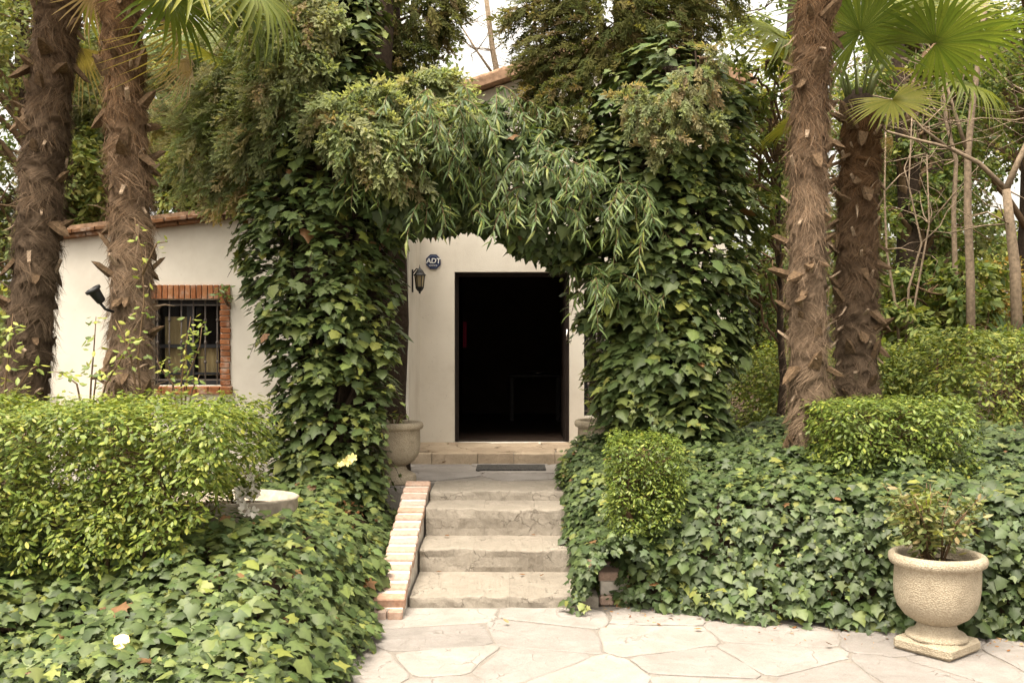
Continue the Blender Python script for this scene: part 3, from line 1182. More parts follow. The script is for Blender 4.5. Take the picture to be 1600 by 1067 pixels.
hang = MB().box((-.025, 0, -.17), (.025, .006, .17), .002).build('wall_hanging', M['red_cloth'], None, (-.62, EY + 1.2, 1.93))
tag(hang, 'narrow dark red cloth hanging inside the dark doorway', 'wall hanging')
tb = empty('hall_table', (.35, EY + 3.4, .64), 'wooden side table, darkened to sink into the unlit hall', 'table')
MB().box((-.4, -.22, .66), (.4, .22, .70), .006).build('table_top', M['darkwood'], tb)
for sx in (-.35, .35):
    for sy in (-.17, .17):
        MB().box((sx - .025, sy - .025, 0), (sx + .025, sy + .025, .659)).build('leg', M['darkwood'], tb)
pt = MB().lathe([(.03, .0), (.05, .004), (.13, .02), (.14, .028), (.13, .024), (.05, .012), (0, .01)], 28).build('serving_plate', M['steel'], None, (.42, EY + 3.35, 1.342))
tag(pt, 'metal plate glinting on the table in the dark hall', 'plate')

mt = MB().box((-.355, -.20, 0), (.355, .20, .014), .004).build('doormat', M['rubber'], None, (-.01, 10.24, LAND_Z + .0075))
tag(mt, 'black rubber doormat lying on the landing before the threshold', 'doormat')


# ---------------------------------------------------------------- urns and bowls
def urn(loc, sc, label, rz, group='stone urns', square=True):
    root = empty('stone_urn', loc, label, 'urn', group, rz)

    def wob(a, r, z):
        return r * (1 + .012 * math.sin(3 * a + z * 9) + .006 * math.sin(7 * a - z * 20))
    prof = [(.105, .165), (.135, .178), (.185, .21), (.22, .255), (.238, .31), (.243, .37), (.243, .43), (.242, .5), (.25, .508), (.27, .518),
            (.278, .538), (.274, .562), (.258, .576), (.24, .578), (.225, .565), (.218, .54), (.218, .47), (.0, .46)]
    MB().lathe([(r * sc, z * sc) for r, z in prof], 56, mod=wob).build('bowl', M['urn'], root)
    foot = [(.175, .075), (.175, .09), (.165, .103), (.14, .112), (.122, .128), (.112, .148), (.11, .17)]
    MB().lathe([(r * sc, z * sc) for r, z in foot], 40, mod=wob).build('foot', M['urn'], root)
    if square:
        b = MB().box((-.182 * sc, -.182 * sc, 0), (.182 * sc, .182 * sc, .078 * sc), .02 * sc)
    else:
        b = MB().lathe([(.2 * sc, 0), (.21 * sc, .02 * sc), (.205 * sc, .07 * sc), (.195 * sc, .086 * sc)], 36)
    b.build('plinth', M['urn'], root)
    MB().lathe([(.222 * sc, .505 * sc), (.15 * sc, .52 * sc), (0, .53 * sc)], 24).build('soil', M['soil'], root)
    return root


URN_F = np.array([2.53, 5.93, .006])
urn(URN_F, 1.0, 'pebbled cream stone urn standing on the patio before the ivy bank', math.radians(38))
URN_L = np.array([-1.09, 9.22, LAND_Z])
urn(URN_L, .98, 'pebbled stone urn on the landing beside the left ivy column', .4, square=False)
URN_R = np.array([.86, 9.45, LAND_Z])
urn(URN_R, .98, 'pebbled stone urn on the landing half hidden by the right ivy column', .9, square=False)

BOWL = np.array([-1.95, 6.92, .37])
bw = empty('shell_planter', BOWL, 'pale fluted stone bowl planter among ivy behind the hedge end', 'planter')
fl = lambda a, r, z: r * (1 + .075 * abs(math.sin(9 * a)) * (1 if z < .36 else .2)) * (1.25 if False else 1)
prof = [(.10, 0), (.115, .03), (.09, .07), (.1, .12), (.2, .17), (.28, .25), (.31, .34), (.325, .395), (.335, .41), (.325, .418), (.30, .405), (.27, .34), (.0, .31)]
bo = MB().lathe(prof, 72, mod=fl).build('bowl', M['bowl'], bw)
bo.scale = (1.38, 1.0, .95)
so = MB().lathe([(.27, .345), (.0, .36)], 24).build('soil', M['soil'], bw)
so.scale = (1.3, .92, .95)

# ---------------------------------------------------------------- palettes (albedo)
PAL_IVY = [(.034, .054, .017), (.048, .074, .022), (.063, .092, .029), (.084, .115, .036), (.118, .148, .04), (.165, .185, .042), (.15, .08, .035)]
W_IVY = [22, 28, 26, 14, 6, 2, .4]
W_IVY_DARK = [32, 32, 22, 9, 4, 1.5, .4]
W_IVY_COL = [5, 14, 27, 30, 18, 5, .4]
W_IVY_BRIGHT = [8, 18, 26, 26, 15, 5, .5]
PAL_BOX = [(.07, .105, .02), (.105, .15, .026), (.155, .2, .034), (.225, .255, .045), (.3, .31, .06)]
PAL_VINE = [(.055, .09, .028), (.078, .118, .035), (.11, .15, .043), (.17, .195, .05)]
PAL_JUN = [(.2, .24, .125), (.235, .27, .145), (.275, .3, .17), (.31, .31, .185), (.33, .275, .165)]
PAL_JDK = [(.085, .1, .036), (.11, .12, .042), (.14, .14, .05), (.16, .13, .06)]
PAL_TREE = [(.065, .1, .03), (.095, .13, .037), (.13, .165, .045), (.18, .205, .058), (.24, .25, .075)]
PAL_OLV = [(.1, .13, .045), (.135, .16, .055), (.175, .19, .07), (.23, .23, .09)]


def solid_core(name, V, faces, parent, mat):
    return link(name, np_mesh(name, V, faces, mat, smooth=True), parent)


# ---------------------------------------------------------------- ivy banks
def bank(name, label, region, n_cl, size, weights, base, seed, per=11, cover=None, singles=300, extra=None):
    """ivy over the terrain; region = (x0, x1, y0, y1)"""
    root = empty(name, base, label, 'ivy', 'ivy ground cover')
    x0, x1, y0, y1 = region
    m = n_cl * 8
    xs, ys = rng.uniform(x0, x1, m), rng.uniform(y0, y1, m)
    e = .04
    gxv = (terr(xs + e, ys) - terr(xs - e, ys)) / (2 * e)
    gyv = (terr(xs, ys + e) - terr(xs, ys - e)) / (2 * e)
    gxv, gyv = np.clip(gxv, -3, 3), np.clip(gyv, -3, 3)
    ok = (terr(xs, ys) > -.02) & (rng.random(m) < np.sqrt(1 + gxv ** 2 + gyv ** 2) / 3.2)
    if cover is not None:
        ok &= cover(xs, ys)
    xs, ys, gxv, gyv = xs[ok][:n_cl], ys[ok][:n_cl], gxv[ok][:n_cl], gyv[ok][:n_cl]
    Nn = nrm(np.stack([-gxv, -gyv, np.ones_like(xs)], 1))
    Cn = np.stack([xs, ys, terr(xs, ys)], 1)
    lump = .10 + .08 * noise(Cn, 2.2, seed) + .04 * noise(Cn, 6, seed + 4)
    deep = rng.random(len(xs)) < .22
    Cn = Cn + Nn * (np.where(deep, .02, lump) + rng.uniform(-.04, .06, len(xs)))[:, None]
    if extra is not None:
        Cn, Nn = np.concatenate([Cn, extra[0]]), np.concatenate([Nn, extra[1]])
    view = nrm(np.array([0, 0, CAM_H]) - Cn)
    Pp, LN, T, S = clumps(Cn, Nn, per, rng.uniform(.07, .14, len(Cn)), size, up_n=.8, out_n=.35, tip_d=.5, tip_up=-.5, jit=.26, flat=1.0)
    LN = nrm(LN + np.repeat(view, per, 0) * .25)
    S = S * (1 + .25 * noise(Pp, 1.6, seed + 1))
    w1 = pal_pick(PAL_IVY, len(Pp), weights)
    # young pale shoots gather in patches
    young = noise(Pp, 3.3, seed + 2) + rng.normal(size=len(Pp)) * .3 > .95
    w1[young] = rng.choice([4, 5], young.sum())
    leaves(root, base, Pp, LN, T, S, [T_IVY, T_IVY2], PAL_IVY, w1, M['leaf_ivy'], singles)
    return root


bank('ground_ivy', 'pale green ivy bank spilling over the patio below the left hedge', (-4.0, -.95, 3.55, 8.9), 2900, .07, W_IVY_BRIGHT, (-1.9, 5.2, 0), 31,
     cover=lambda x, y: ~((x > -1.45) & (y > 7.25) & (y < 8.5) & (rng.random(len(x)) < .75)) & ~((np.hypot((x + 1.78), (y - 6.72) * .8) < .42)))
_n = 480
_y = rng.uniform(6.72, 9.0, _n)
_a = rng.uniform(-.25, math.pi * .8, _n)
_d = np.stack([-np.cos(_a), np.where(_y < 6.9, -.6, -.12), np.sin(_a)], 1)
_r = .27 + .05 * np.sin(_y * 5)
_c = np.stack([.80 - .04 * np.sin(_y * 3.1), _y, .05 + .235 * np.clip(_y - 6.6, 0, 2.2)], 1)
spill = (_c + np.stack([_d[:, 0] * _r, 0 * _r, _d[:, 2] * _r * 1.25], 1), nrm(_d))
bank('ground_ivy', 'dark green ivy bank covering the raised bed right of the steps', (.6, 4.7, 5.3, 9.3), 4000, .068, W_IVY_DARK, (1.9, 6.6, 0), 35, extra=spill)


# ---------------------------------------------------------------- clipped hedges
def rounded_box_pts(n, lo, hi, rnd, top_bulge=0.0):
    """random points and normals on a softly rounded box (no underside)"""
    lo, hi = np.array(lo, float), np.array(hi, float)
    d = hi - lo
    areas = np.array([d[0] * d[1], d[0] * d[2], d[0] * d[2], d[1] * d[2], d[1] * d[2], .3 * d[0] * d[1]])
    f = rng.choice(6, n, p=areas / areas.sum())
    u = rng.random((n, 3)) * 2 - 1
    ax = np.array([2, 1, 1, 0, 0, 2])[f]
    sg = np.array([1, -1, 1, -1, 1, -1])[f]
    u[np.arange(n), ax] = sg
    half = d / 2
    p = u * half
    inner = np.maximum(half - rnd, .01)
    q = np.clip(p, -inner, inner)
    nn = nrm(p - q + 1e-6)
    p = q + nn * rnd
    return p + (lo + hi) / 2, nn


def hedge(name, label, lo, hi, rnd, n_cl, per, size, R, pal, weights, seed, singles, lumps=.05, stems=10, cut=None, mat=None, group='clipped hedges', core=.62, tip_up=.12, bottom=None):
    base = np.array([(lo[0] + hi[0]) / 2, (lo[1] + hi[1]) / 2, bottom if bottom is not None else lo[2] - .1])
    root = empty(name, base, label, 'hedge', group)
    Cn, Nn = rounded_box_pts(n_cl, lo, hi, rnd)
    off = lumps * noise(Cn, 2.4, seed) + .7 * lumps * noise(Cn, 7, seed + 1)
    Cn = Cn + Nn * (off + rng.uniform(-.05, .02, n_cl))[:, None]
    if cut is not None:
        k = cut(Cn)
        Cn, Nn = Cn[k], Nn[k]
    deep = rng.random(len(Cn)) < .32
    Cn = Cn - Nn * (deep * rng.uniform(.1, .48, len(Cn)))[:, None]
    Pp, LN, T, S = clumps(Cn, Nn, per, R, size, up_n=1.1, out_n=.3, tip_d=.9, tip_up=tip_up, jit=.33, flat=1.0, shell=(.2, 1.0))
    idx = pal_pick(pal, len(Pp), weights)
    leaves(root, base, Pp, LN, T, S, [T_OVAL], pal, idx, mat or M['leaf_soft'], singles)
    # twiggy heart
    r = np.random.default_rng(seed)
    tw = MB()
    c0 = (np.array(lo) + np.array(hi)) / 2
    for k in range(stems):
        b = np.array([r.uniform(lo[0] + .08, hi[0] - min(.4, .3 * (hi[0] - lo[0]))), r.uniform(lo[1] + .1, hi[1] - .1), base[2]])
        top = b + np.array([r.normal() * .1, r.normal() * .1, (hi[2] - base[2]) * r.uniform(.75, .95)])
        mid = (b + top) / 2 + r.normal(size=3) * .04
        tw.tube(np.array([b, mid, top]) - base, [.014, .010, .005], 5)
        for j in range(9):
            t = r.uniform(.25, .9)
            s0 = b + (top - b) * t
            e0 = s0 + np.array([r.normal() * .22, r.normal() * .22, r.uniform(.02, .25)])
            e0 = np.clip(e0, np.array(lo) + .03, np.array(hi) - .03)
            tw.tube(np.array([s0, (s0 + e0) / 2 + r.normal(size=3) * .02, e0]) - base, [.006, .004, .002], 4)
    tag(tw.build('stems', M['twig'], root), kind='stuff')
    return root


def cut_left(Cn):
    # the front face thins out towards the ground; the right end is rounded
    z = Cn[:, 2]
    keep = Cn[:, 0] < -1.60 - .22 * np.clip((1.15 - z) / .5, 0, 1)
    keep &= rng.random(len(z)) < np.clip((z - .32 + .12 * noise(Cn, 2.0, 77)) / .45, .3, 1)
    return keep


hedge('clipped_hedge', 'yellow-green clipped privet hedge in the left foreground', (-4.4, 5.45, .58), (-1.62, 6.62, 1.42), .11, 4900, 14, .042, .085,
      PAL_BOX, [14, 28, 34, 20, 5], 51, 300, .045, 40, cut_left, bottom=.4)
hedge('clipped_hedge', 'small squarish box bush on the ivy at the right of the steps', (.70, 6.72, .55), (1.15, 7.2, 1.16), .05, 950, 12, .031, .05,
      PAL_BOX, [28, 38, 28, 6, 1], 53, 300, .012, 8, bottom=.6)
hedge('clipped_hedge', 'round-topped clipped hedge behind the cream urn, in front of the palms', (2.30, 7.0, .74), (3.28, 8.0, 1.37), .1, 1900, 12, .04, .07,
      PAL_BOX, [24, 36, 30, 8, 1], 55, 300, .03, 12, bottom=.7)
hedge('clipped_hedge', 'dark rounded hedge with bright top left of the right palm trunk', (2.45, 10.6, .5), (4.5, 12.0, 1.72), .5, 1900, 11, .06, .12,
      PAL_BOX, [12, 26, 30, 22, 10], 57, 300, .08, 10, bottom=.4)
hedge('clipped_hedge', 'broad bright-topped hedge at the right edge behind the urn hedge', (4.25, 9.8, .72), (6.6, 11.7, 1.86), .45, 2300, 11, .06, .12,
      PAL_BOX, [12, 26, 28, 22, 12], 59, 300, .1, 22, bottom=.4)

# ---------------------------------------------------------------- ivy-clad columns and the arch between them
SC = 8.8 / F_PX


def col_rows(rows, D):
    out = []
    for py, l, r in rows:
        z = CAM_H - (py - CY) * D / F_PX
        out.append((z, ((l + r) / 2 - CX) * D / F_PX, ((r - l) / 2 - 6) * D / F_PX))
    return np.array(sorted(out))


def col_surface(rows, yc, n, seed, inset=0.0, df=.85, front=.72):
    zs = rows[:, 0]
    z = rng.uniform(zs[0], zs[-1], n)
    xc = np.interp(z, zs, rows[:, 1])
    r = np.interp(z, zs, rows[:, 2])
    fr = rng.random(n) < front
    phi = np.where(fr, rng.uniform(-math.pi, 0, n), rng.uniform(0, math.pi, n))
    dirs = np.stack([np.cos(phi), np.sin(phi), np.zeros(n)], 1)
    p0 = np.stack([xc, np.full(n, yc), z], 1)
    lump = 1 + .18 * noise(p0 + dirs * .6, 2.0, seed) + .15 * noise(p0 + dirs * .6, 6, seed + 1)
    rr = np.maximum(r * lump - inset, .05)
    p = p0 + dirs * np.stack([rr, np.minimum(rr, .6) * df, 0 * rr], 1)
    return p, nrm(dirs + np.array([0, 0, .25])), rr


def ivy_column(label, rows, yc, seed, n_cl, size, trunk_top, base, weights):
    root = empty('climbing_ivy', base, label, 'ivy', 'ivy-clad columns')
    Cn, Nn, rr = col_surface(rows, yc, n_cl, seed, .07)
    Cn = Cn - Nn * (np.where(rng.random(n_cl) < .3, .24, 0) + np.abs(rng.normal(size=n_cl)) * .04)[:, None]
    ztop = rows[-1, 0]
    keep = (noise(Cn, 3.0, seed + 5) > -.75) & (rng.random(len(Cn)) < np.clip((ztop - Cn[:, 2]) / 1.3 + .15, 0, 1))
    Cn, Nn = Cn[keep], Nn[keep]
    per = 12
    Pp, LN, T, S = clumps(Cn, nrm(Nn + UP * .5), per, rng.uniform(.09, .19, len(Cn)), size, up_n=.75, out_n=.4, tip_d=.4, tip_up=-.65, jit=.25, flat=1.0, shell=(.6, 1.0))
    # trailing shoots that break the outline
    k = rng.choice(len(Cn), 170)
    sP, sN, sT, sS = [], [], [], []
    shoot_stems = []
    for c, nn in zip(Cn[k], Nn[k]):
        L = rng.uniform(.1, .3)
        o_ = nrm(nn + rng.normal(size=3) * .4)
        shoot_stems.append([c + nn * (.1 * (t > 0) - .08 * (t == 0)) + o_ * L * t * .75 + UP * (.10 * t - .30 * t * t) * L / .25 for t in (0, .3, .65, 1)])
        m_ = rng.integers(4, 9)
        for j in range(m_):
            t = (j + .5) / m_
            q = c + nn * .1 + o_ * L * t * .75 + UP * (.10 * t - .30 * t * t) * L / .25
            sP.append(q)
            sN.append(nrm(UP * .6 + nn * .6 + rng.normal(size=3) * .35))
            sT.append(nrm(o_ * .5 - UP * .5 + rng.normal(size=3) * .5))
            sS.append(size * (1.0 - .55 * t) * rng.uniform(.7, 1.1))
    n0 = len(Pp)
    Pp, LN, T, S = np.concatenate([Pp, sP]), np.concatenate([LN, sN]), np.concatenate([T, sT]), np.concatenate([S, sS])
    idx = pal_pick(PAL_IVY, len(Pp), weights)
    idx[n0:] = rng.choice([2, 3, 4, 5], len(Pp) - n0, p=[.2, .35, .3, .15])
    young = noise(Pp, 4.0, seed + 2) + rng.normal(size=len(Pp)) * .3 > .9
    idx[young] = rng.choice([4, 5], young.sum())
    leaves(root, base, Pp, LN, T, S, [T_IVY, T_IVY2], PAL_IVY, idx, M['leaf_ivy'], 300)
    # knotted stems behind the leaves
    r = np.random.default_rng(seed)
    st = MB()
    for q in shoot_stems:
        st.tube(np.array(q) - base, [.005, .004, .003, .0015], 4)
    zs = rows[:, 0]
    for k in range(26):
        ph = r.uniform(0, 6.28)
        pts = []
        for z in np.linspace(zs[0] - .25, zs[-1] - .1, 16):
            ph += r.normal() * .25
            rad = np.interp(z, zs, rows[:, 2]) * r.uniform(.42, .62)
            pts.append((np.interp(z, zs, rows[:, 1]) + rad * math.cos(ph), yc + min(rad, .45) * .8 * math.sin(ph), z))
        st.tube(np.array(pts) - base, np.linspace(.022, .008, 16), 5)
    zc = np.linspace(zs[0] - .2, zs[-1] - .2, 14)
    core = np.stack([np.interp(zc, zs, rows[:, 1]), np.full(14, yc + .05), zc], 1)
    MB().tube(core - base, np.interp(zc, zs, rows[:, 2]) * .42, 12).build('light_block_core', M['bark_dark'], root)  # added opaque dark core, stops light passing through the ivy
    tag(st.build('stems', M['bark_dark'], root), kind='stuff')
    return root


ROWS_L = col_rows([(800, 478, 590), (770, 455, 598), (700, 425, 590), (600, 420, 616), (500, 408, 624), (430, 384, 624), (370, 376, 636), (300, 385, 640), (200, 405, 615), (120, 440, 605), (50, 490, 605), (-60, 520, 605)], 8.8)
ROWS_R = col_rows([(800, 940, 1130), (700, 950, 1155), (640, 942, 1140), (560, 918, 1150), (500, 893, 1160), (420, 882, 1172), (350, 875, 1180), (250, 880, 1180), (150, 930, 1165), (70, 970, 1140)], 8.8)
ivy_column('tall column of dark ivy left of the doorway beside the barred window', ROWS_L, 8.8, 61, 1200, .1, 6.5, np.array([-1.5, 8.8, .42]), W_IVY_COL)
ivy_column('broad column of ivy right of the doorway, in front of the gable', ROWS_R, 8.85, 67, 1350, .112, 6.5, np.array([1.3, 8.85, .5]), W_IVY_COL)

# arch over the doorway
AX = [(600, 285, 85), (660, 275, 74), (720, 262, 80), (780, 268, 92), (840, 290, 98), (890, 325, 100)]
AD = 8.75
ax_x = np.array([(p - CX) * AD / F_PX for p, _, _ in AX])
ax_z = np.array([CAM_H - (q - CY) * AD / F_PX for _, q, _ in AX])
ax_r = np.array([r * AD / F_PX for _, _, r in AX])


def arch_surface(n, seed, inset, th_lo, th_hi):
    x = rng.uniform(ax_x[0], ax_x[-1], n)
    th = rng.uniform(th_lo, th_hi, n)          # 0 = towards the camera, 90 = up, -90 = down
    d = np.stack([0 * x, -np.cos(th), np.sin(th)], 1)
    p0 = np.stack([x, np.full(n, AD), np.interp(x, ax_x, ax_z)], 1)
    r = np.interp(x, ax_x, ax_r) * (1 + .14 * noise(p0 + d * .5, 2.4, seed)) - inset
    return p0 + d * np.stack([0 * r, r * .75, r], 1), d


av = np.array([(0, AD, 2.6)])[0]
aroot = empty('climbing_ivy', (.0, AD, 2.62), 'ivy forming the underside of the arch over the doorway', 'ivy', 'ivy-clad columns')
Cn, Nn = arch_surface(420, 71, .06, -2.2, 1.4)
Pp, LN, T, S = clumps(Cn, Nn, 10, .15, .105, up_n=.5, out_n=.5, tip_d=.3, tip_up=-.8, jit=.3, flat=1.0)
leaves(aroot, (.0, AD, 2.62), Pp, LN, T, S, [T_IVY, T_IVY2], PAL_IVY, pal_pick(PAL_IVY, len(Pp), W_IVY), M['leaf_ivy'], 300)
st = MB()
r_ = np.random.default_rng(4)
for k in range(16):
    pts = []
    ph = r_.uniform(0, 6.28)
    for x in np.linspace(ax_x[0] - .4, ax_x[-1] + .4, 18):
        ph += r_.normal() * .3
        rr = .28
        pts.append((x, AD + rr * .7 * math.cos(ph), np.interp(x, ax_x, ax_z) + rr * math.sin(ph)))
    st.tube(np.array(pts) - np.array([.0, AD, 2.62]), .012, 5)
tag(st.build('stems', M['bark_dark'], aroot), kind='stuff')

# the narrow-leaved vine hanging over the arch and the right column
vroot_loc = np.array([.1, 8.4, 2.9])
vine = empty('narrow_leaved_vine', vroot_loc, 'narrow-leaved climber with drooping leaf sprays over the arch', 'vine')
spots = []
for k in range(300):
    u = rng.random()
    if u < .58:
        px, py = rng.uniform(540, 890), rng.uniform(135, 335)
        if py > 315 and px < 600:
            py -= 60
        D = 8.2 + .35 * noise(np.array([px / 100, py / 100, 0]), 1.5, 8)
        if noise(np.array([px / 60, py / 60, 0]), 1.0, 19) < -.55:
            continue
    else:
        px, py = rng.uniform(875, 1050), rng.uniform(240, 460)
        if px < 905 and py > 380:
            continue
        if noise(np.array([px / 90, py / 90, 0]), 1.0, 9) < -.5:
            continue
        D = 8.2 + .15 * rng.normal()
    spots.append(P(px, py, D))
spots = np.array(spots)
Ps, Ns, Ts, Ss = [], [], [], []
twg = MB()
for s in spots:
    L = rng.uniform(.22, .55)
    side = rng.normal() * .55
    out = nrm(np.array([side, -1, 0]))
    q0 = s + np.array([rng.normal() * .05, .16, .03])
    tt_ = np.linspace(0, 1, 6)[:, None]
    stem = q0 + out * L * .75 * tt_ + UP * (rng.uniform(.05, .3) * tt_ - rng.uniform(.5, .95) * tt_ ** 2) * L
    twg.tube(stem - vroot_loc, np.linspace(.005, .002, 6), 4)
    nl = int(L * rng.uniform(48, 70))
    for j in range(nl):
        t = (j + rng.random()) / nl * 5
        i = min(int(t), 4)
        p = stem[i] + (stem[i + 1] - stem[i]) * (t - i)
        tg = nrm(stem[i + 1] - stem[i])
        e1 = nrm(np.cross(tg, UP + np.array([.01, 0, 0])))
        a = rng.uniform(0, 6.28)
        rad = e1 * math.cos(a) + np.cross(e1, tg) * math.sin(a)
        Ts.append(nrm(tg * rng.uniform(.3, .9) + rad * .65 - UP * rng.uniform(.1, 1.0)))
        Ps.append(p)
        Ns.append(nrm(UP * .8 + out * .5 + rng.normal(size=3) * .4))
        Ss.append(rng.uniform(.06, .15))
Ps, Ns, Ts, Ss = map(np.array, (Ps, Ns, Ts, Ss))
leaves(vine, vroot_loc, Ps, Ns, Ts, Ss, [T_LANCE], PAL_VINE, pal_pick(PAL_VINE, len(Ps), [26, 34, 26, 14]), M['leaf_soft'], 300)
tag(twg.build('twigs', M['twig'], vine), kind='stuff')


# ---------------------------------------------------------------- junipers and cypresses
def limb(a, b, sag, n=7, seed=0):
    r = np.random.default_rng(seed)
    a, b = np.asarray(a, float), np.asarray(b, float)
    t = np.linspace(0, 1, n)[:, None]
    p = a + (b - a) * t
    p[:, 2] += (sag * np.sin(t * math.pi))[:, 0]
    p[1:-1] += r.normal(size=(n - 2, 3)) * .03
    return p


def conifer(label, base, top, r0, clusters, pal, weights, size, seed, per=26, droop=-.75, name='juniper_tree', group='conifers', dens=1.0, far=False):
    """clusters: list of (centre, radius, count)"""
    base, top = np.asarray(base, float), np.asarray(top, float)
    root = empty(name, base, label, 'tree', group)
    MB().tube(limb(base, top, 0, 10, seed) - base, np.linspace(r0, r0 * .45, 10), 10).build('trunk', M['bark_dark'], root)
    br = MB()
    Ps, Ns, Ts, Ss = [], [], [], []
    r = np.random.default_rng(seed)
    ax = top - base
    for c, R, cnt in clusters:
        cnt = int(cnt * dens)
        c = np.asarray(c, float)
        t = np.clip(((c - base) @ ax) / (ax @ ax) - .05, .1, .98)
        a = base + ax * t
        br.tube(limb(a, c, .12, 7, r.integers(1e6)) - base, np.linspace(.035, .008, 7), 6)
        d = nrm(rng.normal(size=(cnt, 3)))
        rad = R * rng.uniform(.1, 1, (cnt, 1)) ** .5
        p = c + d * rad * np.array([1, 1, .8])
        for k in range(max(2, cnt // 12)):
            br.tube(np.array([c, (c + p[k]) / 2 + r.normal(size=3) * .03, p[k]]) - base, [.008, .006, .003], 4)
        out = nrm(c - a)
        Ps.append(p)
        md = nrm(out * np.array([1, 1, .3]) * .8 + UP * (droop + r.normal() * .3) + r.normal(size=3) * .3)
        Ts.append(nrm(d * .3 + md * 1.0 + rng.normal(size=(cnt, 3)) * .22))
        Ns.append(nrm(UP * .8 + d * .6 + np.array([0, -.5, 0]) + rng.normal(size=(cnt, 3)) * .3))
        Ss.append(size * rng.uniform(.6, 1.3, cnt))
    tag(br.build('branches', M['twig'], root), kind='stuff')
    Ps, Ns, Ts, Ss = (np.concatenate(q) for q in (Ps, Ns, Ts, Ss))
    leaves(root, base, Ps, Ns, Ts, Ss, T_SPRAY_FAR if far else T_SPRAY, pal, pal_pick(pal, len(Ps), weights), M['juniper'], 0, 'crown')
    return root


def px_clusters(lst):
    return [(P(px, py, D), R, n) for px, py, D, R, n in lst]


# grey-green sprays hanging before the left column
conifer('grey-green juniper with hanging sprays over the left ivy column', (-1.35, 9.3, .42), (-1.15, 9.3, 7.0), .15, px_clusters([
    (455, 60, 8.4, .33, 120), (500, 30, 8.5, .3, 90), (440, 130, 8.35, .25, 80), (560, 200, 8.2, .27, 100), (610, 240, 8.25, .22, 70),
    (640, 180, 8.4, .2, 60), (520, 165, 8.25, .18, 50), (405, 200, 8.6, .25, 80), (480, 100, 8.4, .25, 80), (590, 160, 8.3, .2, 60),
    (360, 170, 9.0, .36, 75), (330, 240, 9.1, .36, 75), (390, 120, 8.9, .33, 70), (290, 190, 9.3, .33, 60), (370, 270, 9.0, .22, 60), (660, 215, 8.4, .15, 40),
    (600, 205, 8.2, .15, 40), (420, 20, 8.8, .3, 80), (690, 165, 8.6, .16, 50), (700, 195, 8.5, .16, 45), (665, 130, 8.7, .2, 60)]), [tuple(1.15 * k for k in c) for c in PAL_JUN], [22, 28, 26, 16, 8], .3, 81, dens=1.6)
conifer('dark cypress crown above the middle of the arch, left of the sky gap', (-1.2, 10.0, .42), (-1.25, 9.8, 7.5), .2, px_clusters([
    (640, 20, 9.6, .36, 140), (680, 40, 9.6, .2, 60), (590, 60, 9.8, .4, 140), (690, 5, 9.7, .24, 60), (560, 10, 9.9, .4, 140), (640, 90, 9.6, .28, 90), (540, 100, 10, .35, 110),
    (610, 130, 9.7, .28, 80), (560, -60, 9.9, .5, 130), (660, -60, 9.8, .5, 130), (480, -30, 10, .5, 120)]),
    PAL_JDK, [30, 30, 26, 14], .22, 83, name='cypress_tree')
conifer('dark olive cypress crown above the right ivy column', (1.2, 9.5, .45), (1.1, 9.5, 7.6), .2, px_clusters([
    (825, 25, 9.1, .2, 60), (890, 20, 9.1, .36, 150), (940, 50, 9.1, .42, 170), (1000, 30, 9.1, .42, 160), (870, 85, 9.0, .33, 130), (930, 110, 9.0, .33, 120), (1060, 20, 9.2, .36, 130),
    (990, 110, 9.0, .3, 100), (855, 110, 9.1, .15, 40), (1040, 80, 9.1, .3, 90), (900, -50, 9.3, .5, 150), (1000, -50, 9.3, .5, 150), (1110, -20, 9.4, .4, 110), (850, 160, 8.9, .2, 70), (890, 150, 8.8, .24, 80), (830, 200, 8.9, .16, 50), (900, 200, 8.6, .2, 60)]),
    PAL_JDK, [22, 30, 30, 18], .22, 85, name='cypress_tree')
conifer('small tan juniper sprays hanging before the right ivy column', (1.62, 8.9, .5), (1.6, 8.9, 4.6), .06, px_clusters([
    (1060, 160, 8.15, .2, 75), (1010, 180, 8.15, .17, 55), (1040, 215, 8.15, .17, 50), (1090, 120, 8.2, .18, 55), (985, 150, 8.2, .14, 40), (1100, 190, 8.2, .14, 35), (1120, 85, 8.3, .14, 30)]),
    PAL_JUN, [12, 20, 26, 24, 18], .2, 87)


